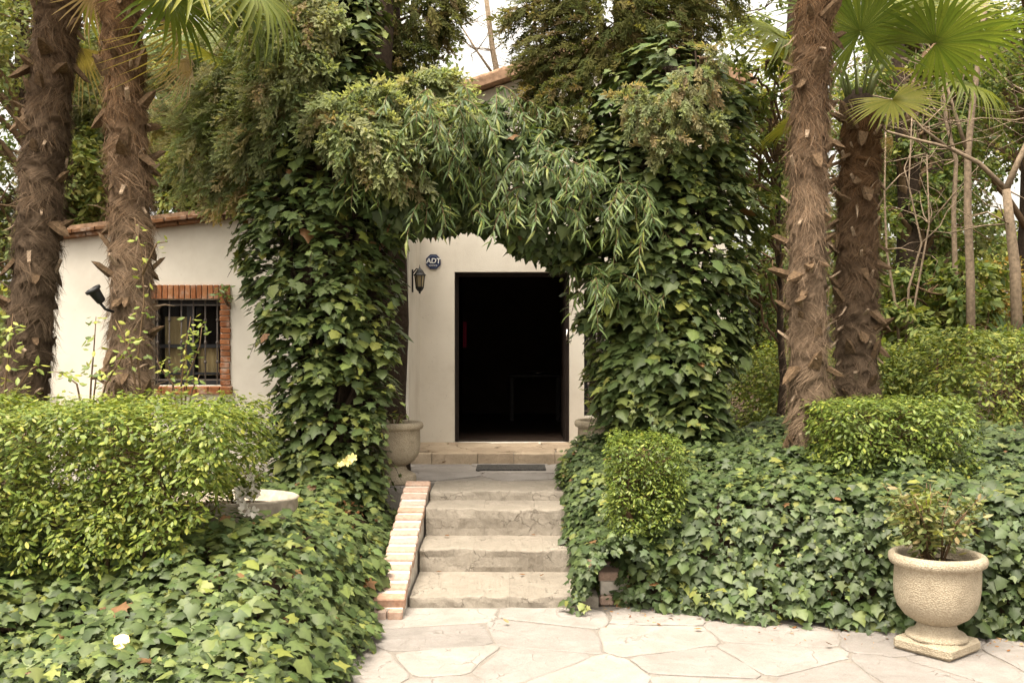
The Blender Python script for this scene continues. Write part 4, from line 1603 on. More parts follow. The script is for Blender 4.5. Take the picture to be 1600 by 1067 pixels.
# ---------------------------------------------------------------- palms
def fan_mesh(name, seed, nseg=38, spread=300, R=.62, droop=.25, pal=((.1, .14, .03), (.14, .17, .04)), split=.5, cup=.25):
    """a fan leaf: hub at the origin, fan opening towards +y, upper side +z"""
    r = np.random.default_rng(seed)
    V, T, Cc = [], [], []
    for i in range(nseg):
        a = math.radians(-spread / 2 + spread * (i + .5) / nseg)
        da = math.radians(spread / nseg) * .5
        L = R * (1 - .22 * (abs(a) / math.radians(spread / 2)) ** 2) * r.uniform(.93, 1.05)
        ts = [.008, .3, split, .72, .88, 1.0]
        o = len(V)
        c = np.array(pal[0]) + (np.array(pal[1]) - np.array(pal[0])) * r.random()
        dr = droop * r.uniform(.6, 1.5)
        bend = r.normal() * .04
        for j, t in enumerate(ts):
            rr = L * t
            wid = math.tan(da) * rr if t <= split else math.tan(da) * L * split * (1 - (t - split) / (1 - split)) ** .8
            aa = a + bend * t * t
            rad = np.array([math.sin(aa), math.cos(aa), 0])
            tan = np.array([math.cos(aa), -math.sin(aa), 0])
            z = cup * rr * .35 - dr * L * max(0, t - .35) ** 2 * 2.2
            ctr = rad * rr + np.array([0, 0, z])
            V += [ctr - tan * wid, ctr - np.array([0, 0, .35 * wid + .002]), ctr + tan * wid]
            sh = .8 if t < .2 else 1.0
            tip = 1.0 + .25 * (t > .9)
            Cc += [c * sh * tip, c * 1.12 * tip, c * sh * tip]
        for j in range(len(ts) - 1):
            p = o + j * 3
            for k in (0, 1):
                T += [(p + k, p + k + 1, p + k + 4), (p + k, p + k + 4, p + k + 3)]
    return np_mesh(name, np.array(V), np.array(T), M['palm_leaf'], np.clip(np.array(Cc), 0, 1))


GREEN = ((.075, .115, .022), (.12, .155, .03))
YELL = ((.17, .19, .03), (.26, .25, .05))
DRY = ((.3, .22, .11), (.38, .28, .16))
FANS = [fan_mesh('frond', 5, pal=GREEN), fan_mesh('frond', 6, 42, 320, .66, .4, GREEN), fan_mesh('frond', 7, 34, 260, .6, .15, YELL),
        fan_mesh('frond', 8, 40, 300, .6, .5, ((.11, .14, .025), (.17, .19, .04)))]
FAN_DRY = [fan_mesh('frond', 15, 24, 200, .5, .9, DRY, .3, 0), fan_mesh('frond', 16, 26, 170, .5, 1.1, ((.24, .2, .06), (.33, .27, .1)), .35, 0)]


def frond(root, base, crown, hub, me, tilt_up=None, scale=1.0, roll=0.0):
    """petiole from the crown to hub; the fan continues outwards"""
    crown, hub = np.asarray(crown, float), np.asarray(hub, float)
    d = nrm(hub - crown)
    y = nrm(d + (np.asarray(tilt_up, float) if tilt_up is not None else np.array([0, 0, -.35])))
    x = nrm(np.cross(y, UP + np.array([.01, 0, 0])))
    z = np.cross(x, y)
    m = Matrix(((x[0], y[0], z[0]), (x[1], y[1], z[1]), (x[2], y[2], z[2]))).to_4x4() @ Matrix.Rotation(roll, 4, 'Y')
    o = bpy.data.objects.new('frond', me)
    o.parent = root
    o.matrix_local = Matrix.Translation(Vector(hub - base)) @ m @ Matrix.Diagonal((scale, scale, scale, 1))
    C.objects.link(o)
    mid = (crown + hub) / 2 + np.array([0, 0, .06])
    inv = o.matrix_local.inverted()
    pts = np.array([list(inv @ Vector(q - base)) for q in (crown, mid, hub + d * .02)])
    pe = MB().tube(pts, np.array([.018, .012, .009]) / scale, 6).build('petiole', M['petiole'], o)
    return o


M['petiole'] = simple_mat('petiole', (.11, .13, .04), .5, .35, .2, 20)


def palm(label, base, top, r0, r1, seed, n_ring=.16, fib=84, tone=1.0, stubs=46, dark_top=True):
    base, top = np.asarray(base, float), np.asarray(top, float)
    root = empty('palm_tree', base, label, 'palm', 'shaggy-trunked palms')
    r = np.random.default_rng(seed)
    ax = top - base
    L = np.linalg.norm(ax)
    d = ax / L
    e1 = nrm(np.cross(d, np.array([0, 1.0, 0])))
    e2 = np.cross(d, e1)
    bow = r.normal(size=2) * .03

    def centre(t):
        return ax * t + (e1 * bow[0] + e2 * bow[1]) * math.sin(t * math.pi * 1.3)
    # trunk core with swollen rings
    nz, na = int(L / .016), 48
    ph = r.uniform(0, 6.28, 6)
    off_c = r.uniform(0, 1, 9)
    amp_c = r.uniform(.6, 1.15, (400, 9))

    def mat_r(q, a):
        """overlapping mats of old fibre: thin at the top of each, swollen at its lower lip"""
        q, a = np.asarray(q, float), np.asarray(a, float)
        u = (a / (2 * math.pi)) * 9 + .35 * np.sin(q * 5 + ph[3])
        cI = np.floor(u).astype(int) % 9
        fr = u - np.floor(u)
        s = q / n_ring + off_c[cI] + .18 * np.sin(q * 9 + a * 2 + ph[4])
        k = np.clip(np.floor(s).astype(int), 0, 399)
        lip = (1 - (s - np.floor(s))) ** .7
        return .78 + (.26 * lip - .06) * amp_c[k, cI] * (1 - .55 * np.abs(2 * fr - 1) ** 3) + .02 * np.sin(7 * a + q * 31)
    V, Cc = [], []
    for i in range(nz + 1):
        t = i / nz
        c = centre(t)
        for k in range(na):
            a = 2 * math.pi * k / na
            q = t * L
            ring = float(mat_r(q, a))
            rr = (r0 + (r1 - r0) * t) * ring
            V.append(c + rr * (math.cos(a) * e1 + math.sin(a) * e2))
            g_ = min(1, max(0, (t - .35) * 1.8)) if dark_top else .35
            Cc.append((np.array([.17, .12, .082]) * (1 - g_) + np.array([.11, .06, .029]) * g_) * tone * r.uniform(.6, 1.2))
    V = np.array(V)
    ii = np.array([(i * na + k, i * na + (k + 1) % na, (i + 1) * na + (k + 1) % na, (i + 1) * na + k) for i in range(nz) for k in range(na)])
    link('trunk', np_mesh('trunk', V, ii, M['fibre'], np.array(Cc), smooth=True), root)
    # fibre mats: tufts of curved strands
    rows = int(L / n_ring)
    nt_ = 9
    n = rows * nt_ * fib
    ring_i = np.repeat(np.arange(rows), nt_ * fib)
    tuft_i = np.tile(np.repeat(np.arange(nt_), fib), rows)
    t0 = r.uniform(-.5, .5, (rows, nt_))
    rad_t = 1 + r.normal(size=(rows, nt_)) * .05 + r.normal(size=(rows, 1)) * .04
    sweep = r.normal(size=(rows, nt_)) * .8
    out_t = r.uniform(.0, 1.0, (rows, nt_))
    colr = r.uniform(.5, 1.4, (rows, nt_))
    tt = np.clip((ring_i + .5 + t0[ring_i, tuft_i] + r.normal(size=n) * .2) / rows, 0.0, 1)
    aa = (tuft_i + r.normal(size=n) * .55 + (ring_i % 2) * .5) / nt_ * 2 * math.pi
    cen = ax[None] * tt[:, None] + (e1 * bow[0] + e2 * bow[1])[None] * np.sin(tt * math.pi * 1.3)[:, None]
    rad = np.cos(aa)[:, None] * e1 + np.sin(aa)[:, None] * e2
    tan = -np.sin(aa)[:, None] * e1 + np.cos(aa)[:, None] * e2
    rr = (r0 + (r1 - r0) * tt)
    sw = sweep[ring_i, tuft_i] * 1.6 + r.normal(size=n) * .5
    ln = r.uniform(.05, .19, n)
    lift = np.where(r.random(n) < .16, r.uniform(.2, .9, n), r.uniform(-.02, .22, n))
    p0 = cen + rad * (rr * (mat_r(tt * L, aa) + .012))[:, None]
    dirn = nrm(-d[None] * (.9 + .25 * r.normal(size=n))[:, None] + tan * sw[:, None] + rad * lift[:, None])
    p1 = p0 + dirn * (ln * .45)[:, None]
    d2 = nrm(dirn - d[None] * .5 - rad * (lift * .6)[:, None] + r.normal(size=(n, 3)) * .2)
    p2 = p1 + d2 * (ln * .4)[:, None]
    p3 = p2 + nrm(d2 - d[None] * .2 + r.normal(size=(n, 3)) * .35) * (ln * .3)[:, None]
    w = r.uniform(.0008, .0019, n)
    sd = nrm(np.cross(dirn, rad) + r.normal(size=(n, 3)) * .4)
    Vv = np.stack([p0 - sd * w[:, None], p0 + sd * w[:, None], p1 - sd * w[:, None], p1 + sd * w[:, None],
                   p2 - sd * w[:, None] * .8, p2 + sd * w[:, None] * .8, p3], 1)
    tri = np.array([(0, 1, 3), (0, 3, 2), (2, 3, 5), (2, 5, 4), (4, 5, 6)])
    Ff = (tri[None] + (np.arange(n) * 7)[:, None, None]).reshape(-1, 3)
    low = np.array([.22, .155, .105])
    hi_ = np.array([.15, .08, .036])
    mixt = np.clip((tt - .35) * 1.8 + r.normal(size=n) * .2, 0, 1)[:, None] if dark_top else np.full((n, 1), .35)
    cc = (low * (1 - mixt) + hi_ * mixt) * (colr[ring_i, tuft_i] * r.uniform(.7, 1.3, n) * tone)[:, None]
    Cf = np.repeat(cc, 7, 0)
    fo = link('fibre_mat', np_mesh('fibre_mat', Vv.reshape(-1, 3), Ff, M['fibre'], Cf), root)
    tag(fo, kind='stuff')
    # sawn leaf bases
    sm_ = [MB().add([(-.016, 0, -.012), (.016, 0, -.012), (.018, 0, .008), (-.018, 0, .008), (-.011, .10, -.006), (.012, .105, -.005), (.013, .095, .007), (-.012, .09, .007)],
                    [(0, 1, 2, 3), (4, 7, 6, 5), (0, 4, 5, 1), (1, 5, 6, 2), (2, 6, 7, 3), (3, 7, 4, 0)]).mesh('leaf_base', M['stub']),
           MB().add([(-.011, 0, -.006), (.011, 0, -.006), (.0, 0, .006), (-.006, .09, .012), (.007, .09, .011), (0, .09, .02), (0, .15, .05)],
                    [(0, 2, 1), (0, 1, 4, 3), (1, 2, 5, 4), (2, 0, 3, 5), (3, 4, 6), (4, 5, 6), (5, 3, 6)]).mesh('leaf_base', M['stub'])]
    sheath = MB().add([(-.045, 0, -.01), (.045, 0, -.01), (.04, .004, .02), (-.04, .004, .02), (-.03, .10, .0), (.028, .11, .0), (.024, .1, .026), (-.026, .09, .024), (.0, .15, .022)],
                      [(0, 1, 2, 3), (0, 4, 5, 1), (1, 5, 6, 2), (2, 6, 7, 3), (3, 7, 4, 0), (4, 8, 5), (5, 8, 6), (6, 8, 7), (7, 8, 4)]).mesh('leaf_base', M['sheath'])
    for k in range(stubs + 70):
        t = (k % stubs + r.uniform(.1, .9)) / stubs if k < stubs else r.random()
        a = k * 2.4 + r.normal() * .3
        rd = math.cos(a) * e1 + math.sin(a) * e2
        q = centre(t) + rd * (r0 + (r1 - r0) * t) * .84
        yv = nrm(rd * r.uniform(.35, 1.0) + d * (r.uniform(.5, 1.0) if r.random() < .65 else r.uniform(-1.0, -.4)) + r.normal(size=3) * .2)
        zv = nrm(rd - yv * (rd @ yv))
        xv = np.cross(yv, zv)
        o = bpy.data.objects.new('leaf_base', (sm_[0 if r.random() < .6 else 1] if k < stubs else sheath))
        s = r.uniform(.6, 1.4)
        o.parent = root
        o.matrix_local = Matrix(((xv[0] * s, yv[0] * s, zv[0] * s, q[0]), (xv[1] * s, yv[1] * s, zv[1] * s, q[1]), (xv[2] * s, yv[2] * s, zv[2] * s, q[2]), (0, 0, 0, 1)))
        C.objects.link(o)
    return root


def crown(root, base, top, n, seed, reach=.8, dry=4):
    r = np.random.default_rng(seed)
    for k in range(n):
        a = k * 2.4 + r.normal() * .2
        el = r.uniform(-.35, 1.1)
        h = top + reach * r.uniform(.8, 1.15) * np.array([math.cos(a) * math.cos(el), math.sin(a) * math.cos(el), math.sin(el)])
        frond(root, base, top, h, FANS[k % 4], (0, 0, -.4), r.uniform(.95, 1.2), r.normal() * .3)
    for k in range(dry):
        a = r.uniform(0, 6.28)
        h = top + np.array([math.cos(a) * .35, math.sin(a) * .35, -.45 - r.uniform(0, .3)])
        frond(root, base, top, h, FAN_DRY[k % 2], (0, 0, -1.2), 1.0, r.normal() * .4)


# left pair, crowns above the frame
bA = np.array([-4.08, 8.2, .42])
tA = P(66, -10, 8.2) + np.array([.3, .1, 2.4])
pA = palm('dark shaggy palm trunk at the far left edge, leaning right', bA, tA, .2, .18, 91, tone=.55, stubs=60)
bB = np.array([(186 - 800) * 7.7 / F_PX, 7.7, .42])
tB = P(184, -10, 7.7) + np.array([0, .1, .75])
pB = palm('shaggy palm trunk with a black spotlight before the barred window', bB, tB, .175, .155, 92, tone=.92, stubs=60)
bC = np.array([(1268 - 800) * 7.9 / F_PX, 7.9, .72])
tC = P(1275, -10, 7.9) + np.array([.02, .1, 1.2])
pC = palm('front grey-brown palm trunk rising from the ivy, right of the arch', bC, tC, .162, .148, 93, tone=.86, stubs=60)
bD = np.array([(1341 - 800) * 9.3 / F_PX, 9.3, .5])
tD = P(1342, 165, 9.3)
pD = palm('shorter brown palm with green fans behind the front right trunk', bD, tD, .215, .2, 94, tone=.62, stubs=90)
crown(pA, bA, tA, 11, 1)
crown(pB, bB, tB, 7, 2, dry=1)
crown(pC, bC, tC, 14, 3)
# fans seen hanging at the top left, from the second palm
for px, py, D, me, tl, s in ((262, -10, 7.4, 0, (.3, -.2, -1.0), 1.0), (345, -25, 7.5, 1, (.5, 0, -.9), 1.1), (395, -20, 7.3, 3, (.3, -.3, -1.1), 1.0), (300, -40, 7.2, 2, (.1, -.6, -.7), 1.1),
                             (128, -25, 8.4, 2, (.1, .1, -1.2), .9)):
    frond(pB, bB, tB, P(px, py, D), FANS[me], tl, s)
# crown of the short palm
cD = tD + np.array([0, 0, .02])
for px, py, D, me, tl, s, rl in ((1462, 68, 8.75, 0, (.35, -.25, -.1), 1.15, -.55), (1345, 50, 8.9, 1, (-.1, -.3, .5), 1.1, .2), (1394, 156, 8.7, 2, (.2, -.3, -.8), .82, .4),
                                 (1420, 20, 9.6, 3, (.3, .2, .6), 1.1, 0), (1250, 95, 9.9, 2, (-.6, .2, -.2), 1.1, .3), (1225, 60, 9.6, 3, (-.6, 0, .1), 1.2, -.4), (1500, 130, 9.5, 3, (.6, .1, -.6), 1.0, .5),
                                 (1290, 20, 9.9, 0, (-.2, .3, .7), 1.1, 0), (1475, 20, 9.8, 2, (.4, .3, .4), 1.1, .3), (1240, 190, 9.6, 2, (-.5, 0, -.9), .8, 0), (1390, -20, 9.2, 0, (.1, -.1, .8), 1.1, .2),
                                 (1530, 60, 9.9, 1, (.7, .2, -.2), 1.1, -.3), (1370, 40, 10.2, 2, (0, .5, .5), 1.1, 0), (1440, 110, 10.0, 2, (.4, .5, -.2), 1.0, .2)):
    frond(pD, bD, cD, P(px, py, D), FANS[me], tl, s, rl)
for px, py, D in ((1390, 215, 9.3),):
    frond(pD, bD, cD, P(px, py, D), FAN_DRY[0], (0, 0, -1.5), .5)

for px, py, D, me, s in ((272, 40, 7.9, 1, 1.1), (288, 92, 8.3, 0, 1.0), (128, 75, 8.6, 1, 1.0)):
    frond(pB, bB, tB, P(px, py, D), FAN_DRY[me], (.2, 0, -1.0), s)
frond(pB, bB, tB, P(340, 90, 9.0), FANS[2], (.3, .3, .2), 1.0, .3)
# young upright petioles of the short palm
for k in range(14):
    a = k * 2.4
    q = np.array([math.cos(a), math.sin(a), 0])
    MB().tube(np.array([tD - bD + q * .08, tD - bD + q * .16 + UP * .25, tD - bD + q * .34 + UP * .5]), [.02, .012, .006], 5).build('petiole', M['petiole'], pD)
# spotlight strapped to the second palm
sp = empty('spotlight', P(152, 462, 7.5), 'black cylindrical spotlight fixed to the shaggy palm trunk', 'spotlight')
dr = nrm(np.array([-.55, -.45, 1.0]))
qz = Vector(dr).to_track_quat('Z', 'Y')
cn = MB().lathe([(.0, -.075), (.03, -.075), (.042, -.06), (.052, .03), (.056, .045), (.07, .05), (.074, .062), (.072, .078), (.062, .08), (.06, .06), (0, .055)], 28).build('lamp_head', M['black'], sp)
cn.scale = (.82, .82, .82)
cn.rotation_mode = 'QUATERNION'
cn.rotation_quaternion = qz
MB().tube([(0.01, .02, -.05), (.04, .05, -.1), (.085, .1, -.12)], .011, 8).build('bracket', M['black'], sp)
dome = MB().lathe([(.17, -.12), (.16, 0), (.13, .07), (.08, .13), (.03, .16), (0, .165)], 18, tuple(tD - bD), lambda a, r, z: r * (1 + .1 * math.sin(5 * a + z * 20)))
dome.build('crown_shaft', M['bark_dark'], pD)


# ---------------------------------------------------------------- background trees
def broadleaf(name, label, base, height, r0, clusters, pal, weights, size, seed, mat='leaf_far', tmpl=None, cat='tree', group='trees behind the garden', shape=.8, tip=-.3):
    base = np.asarray(base, float)
    root = empty(name, base, label, cat, group)
    r = np.random.default_rng(seed)
    top = base + np.array([r.normal() * .2, r.normal() * .2, height])
    MB().tube(limb(base, top, 0, 9, seed) - base, np.linspace(r0, r0 * .25, 9), 9).build('trunk', M['bark_dark'], root)
    br = MB()
    Ps, Ns, Ts, Ss = [], [], [], []
    for c, R, cnt in clusters:
        c = np.asarray(c, float)
        t = np.clip((c[2] - base[2]) / height - .12, .08, .95)
        a = base + (top - base) * t
        br.tube(limb(a, c, .2, 7, r.integers(1e6)) - base, np.linspace(r0 * .3, .012, 7), 5)
        nsub = max(3, cnt // 45)
        d = nrm(rng.normal(size=(nsub, 3)))
        sc = c + d * R * rng.uniform(.35, 1, (nsub, 1)) * np.array([1, 1, shape])
        per = max(4, cnt // nsub)
        dd, Nr = hemi(nrm(d + UP * .5), per)
        Cr = np.repeat(sc, per, 0)
        p = Cr + dd * (R * .42) * rng.uniform(.2, 1, (len(Cr), 1))
        Ps.append(p)
        Ns.append(nrm(dd * .5 + UP * .6 + rng.normal(size=p.shape) * .45))
        Ts.append(nrm(dd * .6 + UP * tip + rng.normal(size=p.shape) * .5))
        Ss.append(size * rng.uniform(.6, 1.3, len(p)))
        for q in sc[:6]:
            br.tube(np.array([c, (c + q) / 2 + r.normal(size=3) * .05, q]) - base, [.014, .01, .004], 4)
    tag(br.build('limbs', M['twig'], root), kind='stuff')
    Ps, Ns, Ts, Ss = (np.concatenate(q) for q in (Ps, Ns, Ts, Ss))
    leaves(root, base, Ps, Ns, Ts, Ss, [tmpl or T_FAR], pal, pal_pick(pal, len(Ps), weights), M[mat], 0, 'crown')
    return root


def region_clusters(n, px0, px1, py0, py1, D0, D1, R, cnt, seed, hole=None):
    r = np.random.default_rng(seed)
    out = []
    for k in range(n):
        px, py = r.uniform(px0, px1), r.uniform(py0, py1)
        if hole and hole(px, py):
            continue
        out.append((P(px, py, r.uniform(D0, D1)), R * r.uniform(.7, 1.25), cnt))
    return out


WT = [20, 28, 26, 18, 8]
# behind the low wing, left
broadleaf('broadleaf_tree', 'leafy green tree at the far left behind the dark palm trunk', (-6.6, 14, .4), 8, .18,
          region_clusters(38, -140, 130, -120, 440, 12.6, 14.5, .75, 520, 1), PAL_OLV, [24, 32, 28, 16], .085, 101)
broadleaf('broadleaf_tree', 'ivy-green tree rising behind the low tiled roof', (-4.6, 15.3, .4), 8, .2,
          region_clusters(24, 80, 400, 130, 360, 14.8, 15.8, .65, 560, 2), PAL_TREE, WT, .085, 102)
broadleaf('broadleaf_tree', 'tall dark tree behind the left palms, filling the top', (-5.4, 18, .4), 11, .25,
          region_clusters(28, -60, 480, -150, 230, 16.8, 19, .95, 560, 3), PAL_TREE, [34, 32, 20, 10, 4], .11, 103)
conifer('pale grey-green cypress behind the wing roof, left of the ivy column', (-3.6, 15.1, .42), (-3.6, 15.1, 8), .16,
        region_clusters(24, 240, 420, 40, 300, 14.4, 15.2, .5, 90, 4), [tuple(1.15 * k for k in c) for c in PAL_JUN], [24, 30, 26, 16, 4], .42, 104, dens=1.15, name='cypress_tree', far=True)
conifer('olive cypress seen between the two left palm trunks', (-5.7, 15.1, .42), (-5.7, 15.1, 8), .16,
        region_clusters(18, 75, 175, 60, 350, 14.4, 15.2, .5, 120, 5), [tuple(1.1 * k for k in c) for c in PAL_JUN], [40, 30, 20, 8, 2], .4, 105, dens=.9, name='cypress_tree', far=True)
# behind the ivy column, left of the gable
broadleaf('broadleaf_tree', 'dark tree behind the left ivy column and juniper', (-2.3, 17.5, .4), 9, .22,
          region_clusters(20, 420, 680, -60, 330, 16.8, 18.5, .8, 480, 6), PAL_TREE, [36, 32, 20, 8, 4], .1, 106)


broadleaf('ivy_shrub', 'bright ivy growing over the rear of the low tiled roof', (-3.7, 14.0, .4), 3.4, .07,
          region_clusters(26, 235, 400, 220, 350, 13.4, 14.0, .38, 150, 21), PAL_TREE, [6, 18, 30, 28, 18], .11, 131, tmpl=T_OVAL, cat='ivy')
broadleaf('ivy_shrub', 'bright leafy climber between the two left palms above the roof', (-5.6, 14.0, .4), 3.4, .07,
          region_clusters(18, 80, 160, 230, 370, 13.4, 14.0, .38, 150, 22), PAL_TREE, [6, 18, 30, 28, 18], .11, 132, tmpl=T_OVAL, cat='ivy')


# right: ivy-green trees with sky gaps
def hole_r(px, py):
    return (1540 < px and 250 < py < 420) or (1390 < px < 1440 and 330 < py < 400)


broadleaf('broadleaf_tree', 'leafy tree behind the right ivy column, left of the palms', (4.2, 15.5, .4), 8, .2,
          region_clusters(32, 1090, 1350, 60, 520, 13.5, 16, .62, 400, 7), PAL_TREE, WT, .085, 107)
broadleaf('broadleaf_tree', 'ivy-covered tree behind the palms on the right', (6.9, 17.2, .4), 9, .3,
          region_clusters(40, 1370, 1510, -60, 490, 16.2, 18, .62, 560, 8, hole_r), PAL_TREE, [34, 32, 22, 8, 4], .09, 108)
broadleaf('broadleaf_tree', 'tall loose tree at the right edge behind bare stems', (9.6, 18.5, .4), 10, .25,
          region_clusters(30, 1480, 1720, -100, 260, 17, 20, .8, 460, 9, hole_r), PAL_TREE, WT, .1, 109)
broadleaf('broadleaf_tree', 'pale distant tree beyond the bare stems at right', (10.5, 24, .4), 9, .25,
          region_clusters(75, 1330, 1680, 40, 480, 21, 25, 1.0, 520, 10, hole_r), PAL_OLV, [20, 30, 30, 20], .14, 110)
broadleaf('broadleaf_tree', 'far tree seen above the gable roof', (1.5, 26, .4), 9, .25,
          region_clusters(14, 900, 1200, -60, 300, 23, 27, 1.2, 300, 11), PAL_OLV, [20, 30, 30, 20], .15, 111)
broadleaf('ivy_clad_tree', 'dark ivy-clad trunk just right of the short palm', (6.2, 15.2, .4), 7, .3,
          region_clusters(34, 1395, 1480, 60, 470, 14.8, 15.4, .36, 170, 23), PAL_TREE, [30, 30, 22, 12, 6], .1, 133, tmpl=T_OVAL)
# understorey shrubs at the right
broadleaf('laurel_shrub', 'glossy laurel shrubs behind the bright-topped hedge', (6.4, 14.2, .4), 2.2, .06,
          region_clusters(26, 1375, 1560, 425, 525, 13.4, 14.6, .42, 150, 12), PAL_TREE, [16, 26, 30, 20, 8], .13, 112, tmpl=T_OVAL, cat='shrub', group='shrubs behind the hedges')
broadleaf('flowering_shrub', 'orange-tinged shrub beyond the spiky plant at the right edge', (8.0, 14.5, .4), 2.4, .06,
          region_clusters(14, 1535, 1660, 420, 510, 13.6, 14.8, .42, 170, 13), [(.2, .16, .04), (.26, .18, .045), (.15, .15, .04), (.33, .2, .05)], [28, 26, 30, 10], .075, 113, cat='shrub', group='shrubs behind the hedges')
broadleaf('broadleaf_tree', 'small loose-leaved tree dissolving the right ivy column edge', (2.75, 10.2, .4), 4.2, .05,
          region_clusters(24, 1120, 1225, 90, 460, 9.7, 10.4, .3, 130, 17), PAL_TREE, [10, 24, 30, 22, 14], .08, 117, tmpl=T_OVAL)
broadleaf('laurel_shrub', 'dark shrub filling the gap right of the ivy column', (3.3, 12.8, .4), 2.0, .06,
          region_clusters(22, 1120, 1250, 400, 560, 12.3, 13.4, .42, 240, 14), PAL_TREE, [30, 32, 22, 12, 4], .07, 114, cat='shrub', group='shrubs behind the hedges')

# distant wood closing the view
wv, wn_, wt_, ws_ = [], [], [], []
n = 26000
ang = rng.uniform(-1.15, 1.15, n)
dist = rng.uniform(34, 46, n)
zz = rng.uniform(0, 1, n) ** .8 * (5.0 + 2.0 * noise(np.stack([ang * 14, 0 * ang, 0 * ang], 1), 1, 90))
p = np.stack([np.sin(ang) * dist, np.cos(ang) * dist, zz + .4], 1)
p = p[noise(p, .35, 91) > -.7]
me_d = nrm(rng.normal(size=p.shape) + UP * .4)
v, f, c = leaf_arrays(p, me_d, rng.normal(size=p.shape), rng.uniform(.3, .7, len(p)), T_FAR, np.array(PAL_TREE)[rng.integers(0, 5, len(p))])
wood = link('distant_wood', np_mesh('distant_wood', v, f, M['leaf_far'], c))
tag(wood, 'hazy wood of distant trees closing the view behind the garden', 'wood', kind='stuff')


# ---------------------------------------------------------------- bare trees
def bare_tree(label, base, paths, seed, twigs=26, r0=.05):
    base = np.asarray(base, float)
    root = empty('bare_tree', base, label, 'tree', 'bare slender trees')
    r = np.random.default_rng(seed)
    tr = MB()
    tr.tube(np.array(paths[0][0]) - base, np.linspace(paths[0][1], paths[0][2], len(paths[0][0])), 9)
    tr.build('trunk', M['bark_pale'], root)
    for pts, a, b in paths[1:]:
        MB().tube(np.array(pts) - base, np.linspace(a, b, len(pts)), 7).build('branch', M['bark_pale'], root)
    tw = MB()
    for k in range(twigs):
        pts, a, b = paths[r.integers(0, len(paths))]
        pts = np.array(pts)
        i = r.integers(len(pts) // 2, len(pts))
        q = pts[i]
        d = nrm(np.array([r.normal(), r.normal() * .6, r.uniform(-.15, 1.1)]))
        L = r.uniform(.5, 1.4)
        w = [q + d * L * t + np.array([r.normal(), r.normal(), r.normal()]) * .05 * (t > 0) for t in (0, .3, .6, 1)]
        tw.tube(np.array(w) - base, [.012, .009, .006, .003], 4)
        for j in range(3):
            s0 = w[1 + j % 3]
            e = s0 + nrm(d + r.normal(size=3) * .8) * L * .5
            tw.tube(np.array([s0, (s0 + e) / 2 + r.normal(size=3) * .03, e]) - base, [.006, .004, .002], 3)
    tag(tw.build('twigs', M['bark_pale'], root), kind='stuff')
    return root


def pp(D, *pts):
    return [P(x, y, D + (q[0] if q else 0)) for x, y, *q in pts]


bare_tree('slender pale bare trunk right of the palms, standing straight', P(1518, 620, 13), [
    (pp(13, (1518, 620), (1516, 430), (1512, 330), (1512, 240), (1520, 160), (1530, 90), (1545, -40)), .06, .03),
    (pp(13, (1512, 240), (1490, 170), (1470, 100)), .03, .012)], 121, 14)
bare_tree('forked pale bare tree at the right edge', P(1592, 620, 12.5), [
    (pp(12.5, (1592, 620), (1586, 420), (1578, 350), (1572, 296)), .075, .05),
    (pp(12.5, (1572, 296), (1530, 255), (1480, 230), (1430, 218), (1385, 205)), .035, .012),
    (pp(12.5, (1572, 296), (1592, 250), (1625, 180), (1660, 60)), .045, .02),
    (pp(12.5, (1480, 230), (1440, 200), (1410, 160)), .022, .008)], 122, 16)
bare_tree('thin leaning bare stem between the palm and the forked tree', P(1492, 600, 14), [
    (pp(14, (1494, 600), (1492, 420), (1490, 330), (1494, 250), (1478, 190), (1470, 60)), .042, .02)], 123, 12)
bare_tree('thin pale sapling stems right beside the short palm', P(1408, 600, 13.5), [
    (pp(13.5, (1412, 600), (1398, 470), (1385, 390), (1382, 300), (1384, 200)), .022, .01),
    (pp(13.5, (1412, 600), (1420, 450), (1440, 380), (1420, 290), (1425, 180)), .02, .008),
    (pp(13.5, (1412, 600), (1430, 470), (1452, 350), (1448, 240)), .02, .008)], 124, 14)
bare_tree('bare branched tree against the sky above the gable', P(790, 640, 19), [
    (pp(19, (800, 640), (795, 300), (790, 180), (770, 80), (755, -40)), .09, .04),
    (pp(19, (790, 180), (815, 100), (840, 20), (850, -60)), .04, .015),
    (pp(19, (780, 130), (745, 80), (720, 40)), .03, .01),
    (pp(19, (795, 200), (830, 130), (870, 90)), .03, .01)], 125, 70)

# ---------------------------------------------------------------- spiky plants
def spiky(label, base, n, L, seed):
    base = np.asarray(base, float)
    root = empty('iris_plant', base, label, 'plant', 'sword-leaved plants')
    r = np.random.default_rng(seed)
    for k in range(n):
        a = r.uniform(0, 6.28)
        ln = r.uniform(.16, .5)
        d = np.array([math.cos(a) * ln, math.sin(a) * ln, 1])
        l = L * r.uniform(.7, 1.1)
        sd = nrm(np.cross(d, np.array([math.sin(a) + .3, -math.cos(a), .2]))) * .022
        V, T, cc = [], [], []
        for j, t in enumerate((0, .4, .75, 1)):
            q = d * l * t + np.array([math.cos(a), math.sin(a), -.4]) * .12 * t * t
            w = (1 - t ** 2.5) + .02
            V += [q - sd * w, q + sd * w]
        T = [(0, 1, 3, 2), (2, 3, 5, 4), (4, 5, 7, 6)]
        me = np_mesh('blade', np.array(V), np.array(T), M['leaf_soft'], np.tile(np.array([[.07, .11, .055]]) * r.uniform(.8, 1.4), (8, 1)))
        link('blade', me, root)
    return root


spiky('sword-leaved iris clump on top of the far right hedge', P(1578, 548, 11.9), 18, .5, 1)

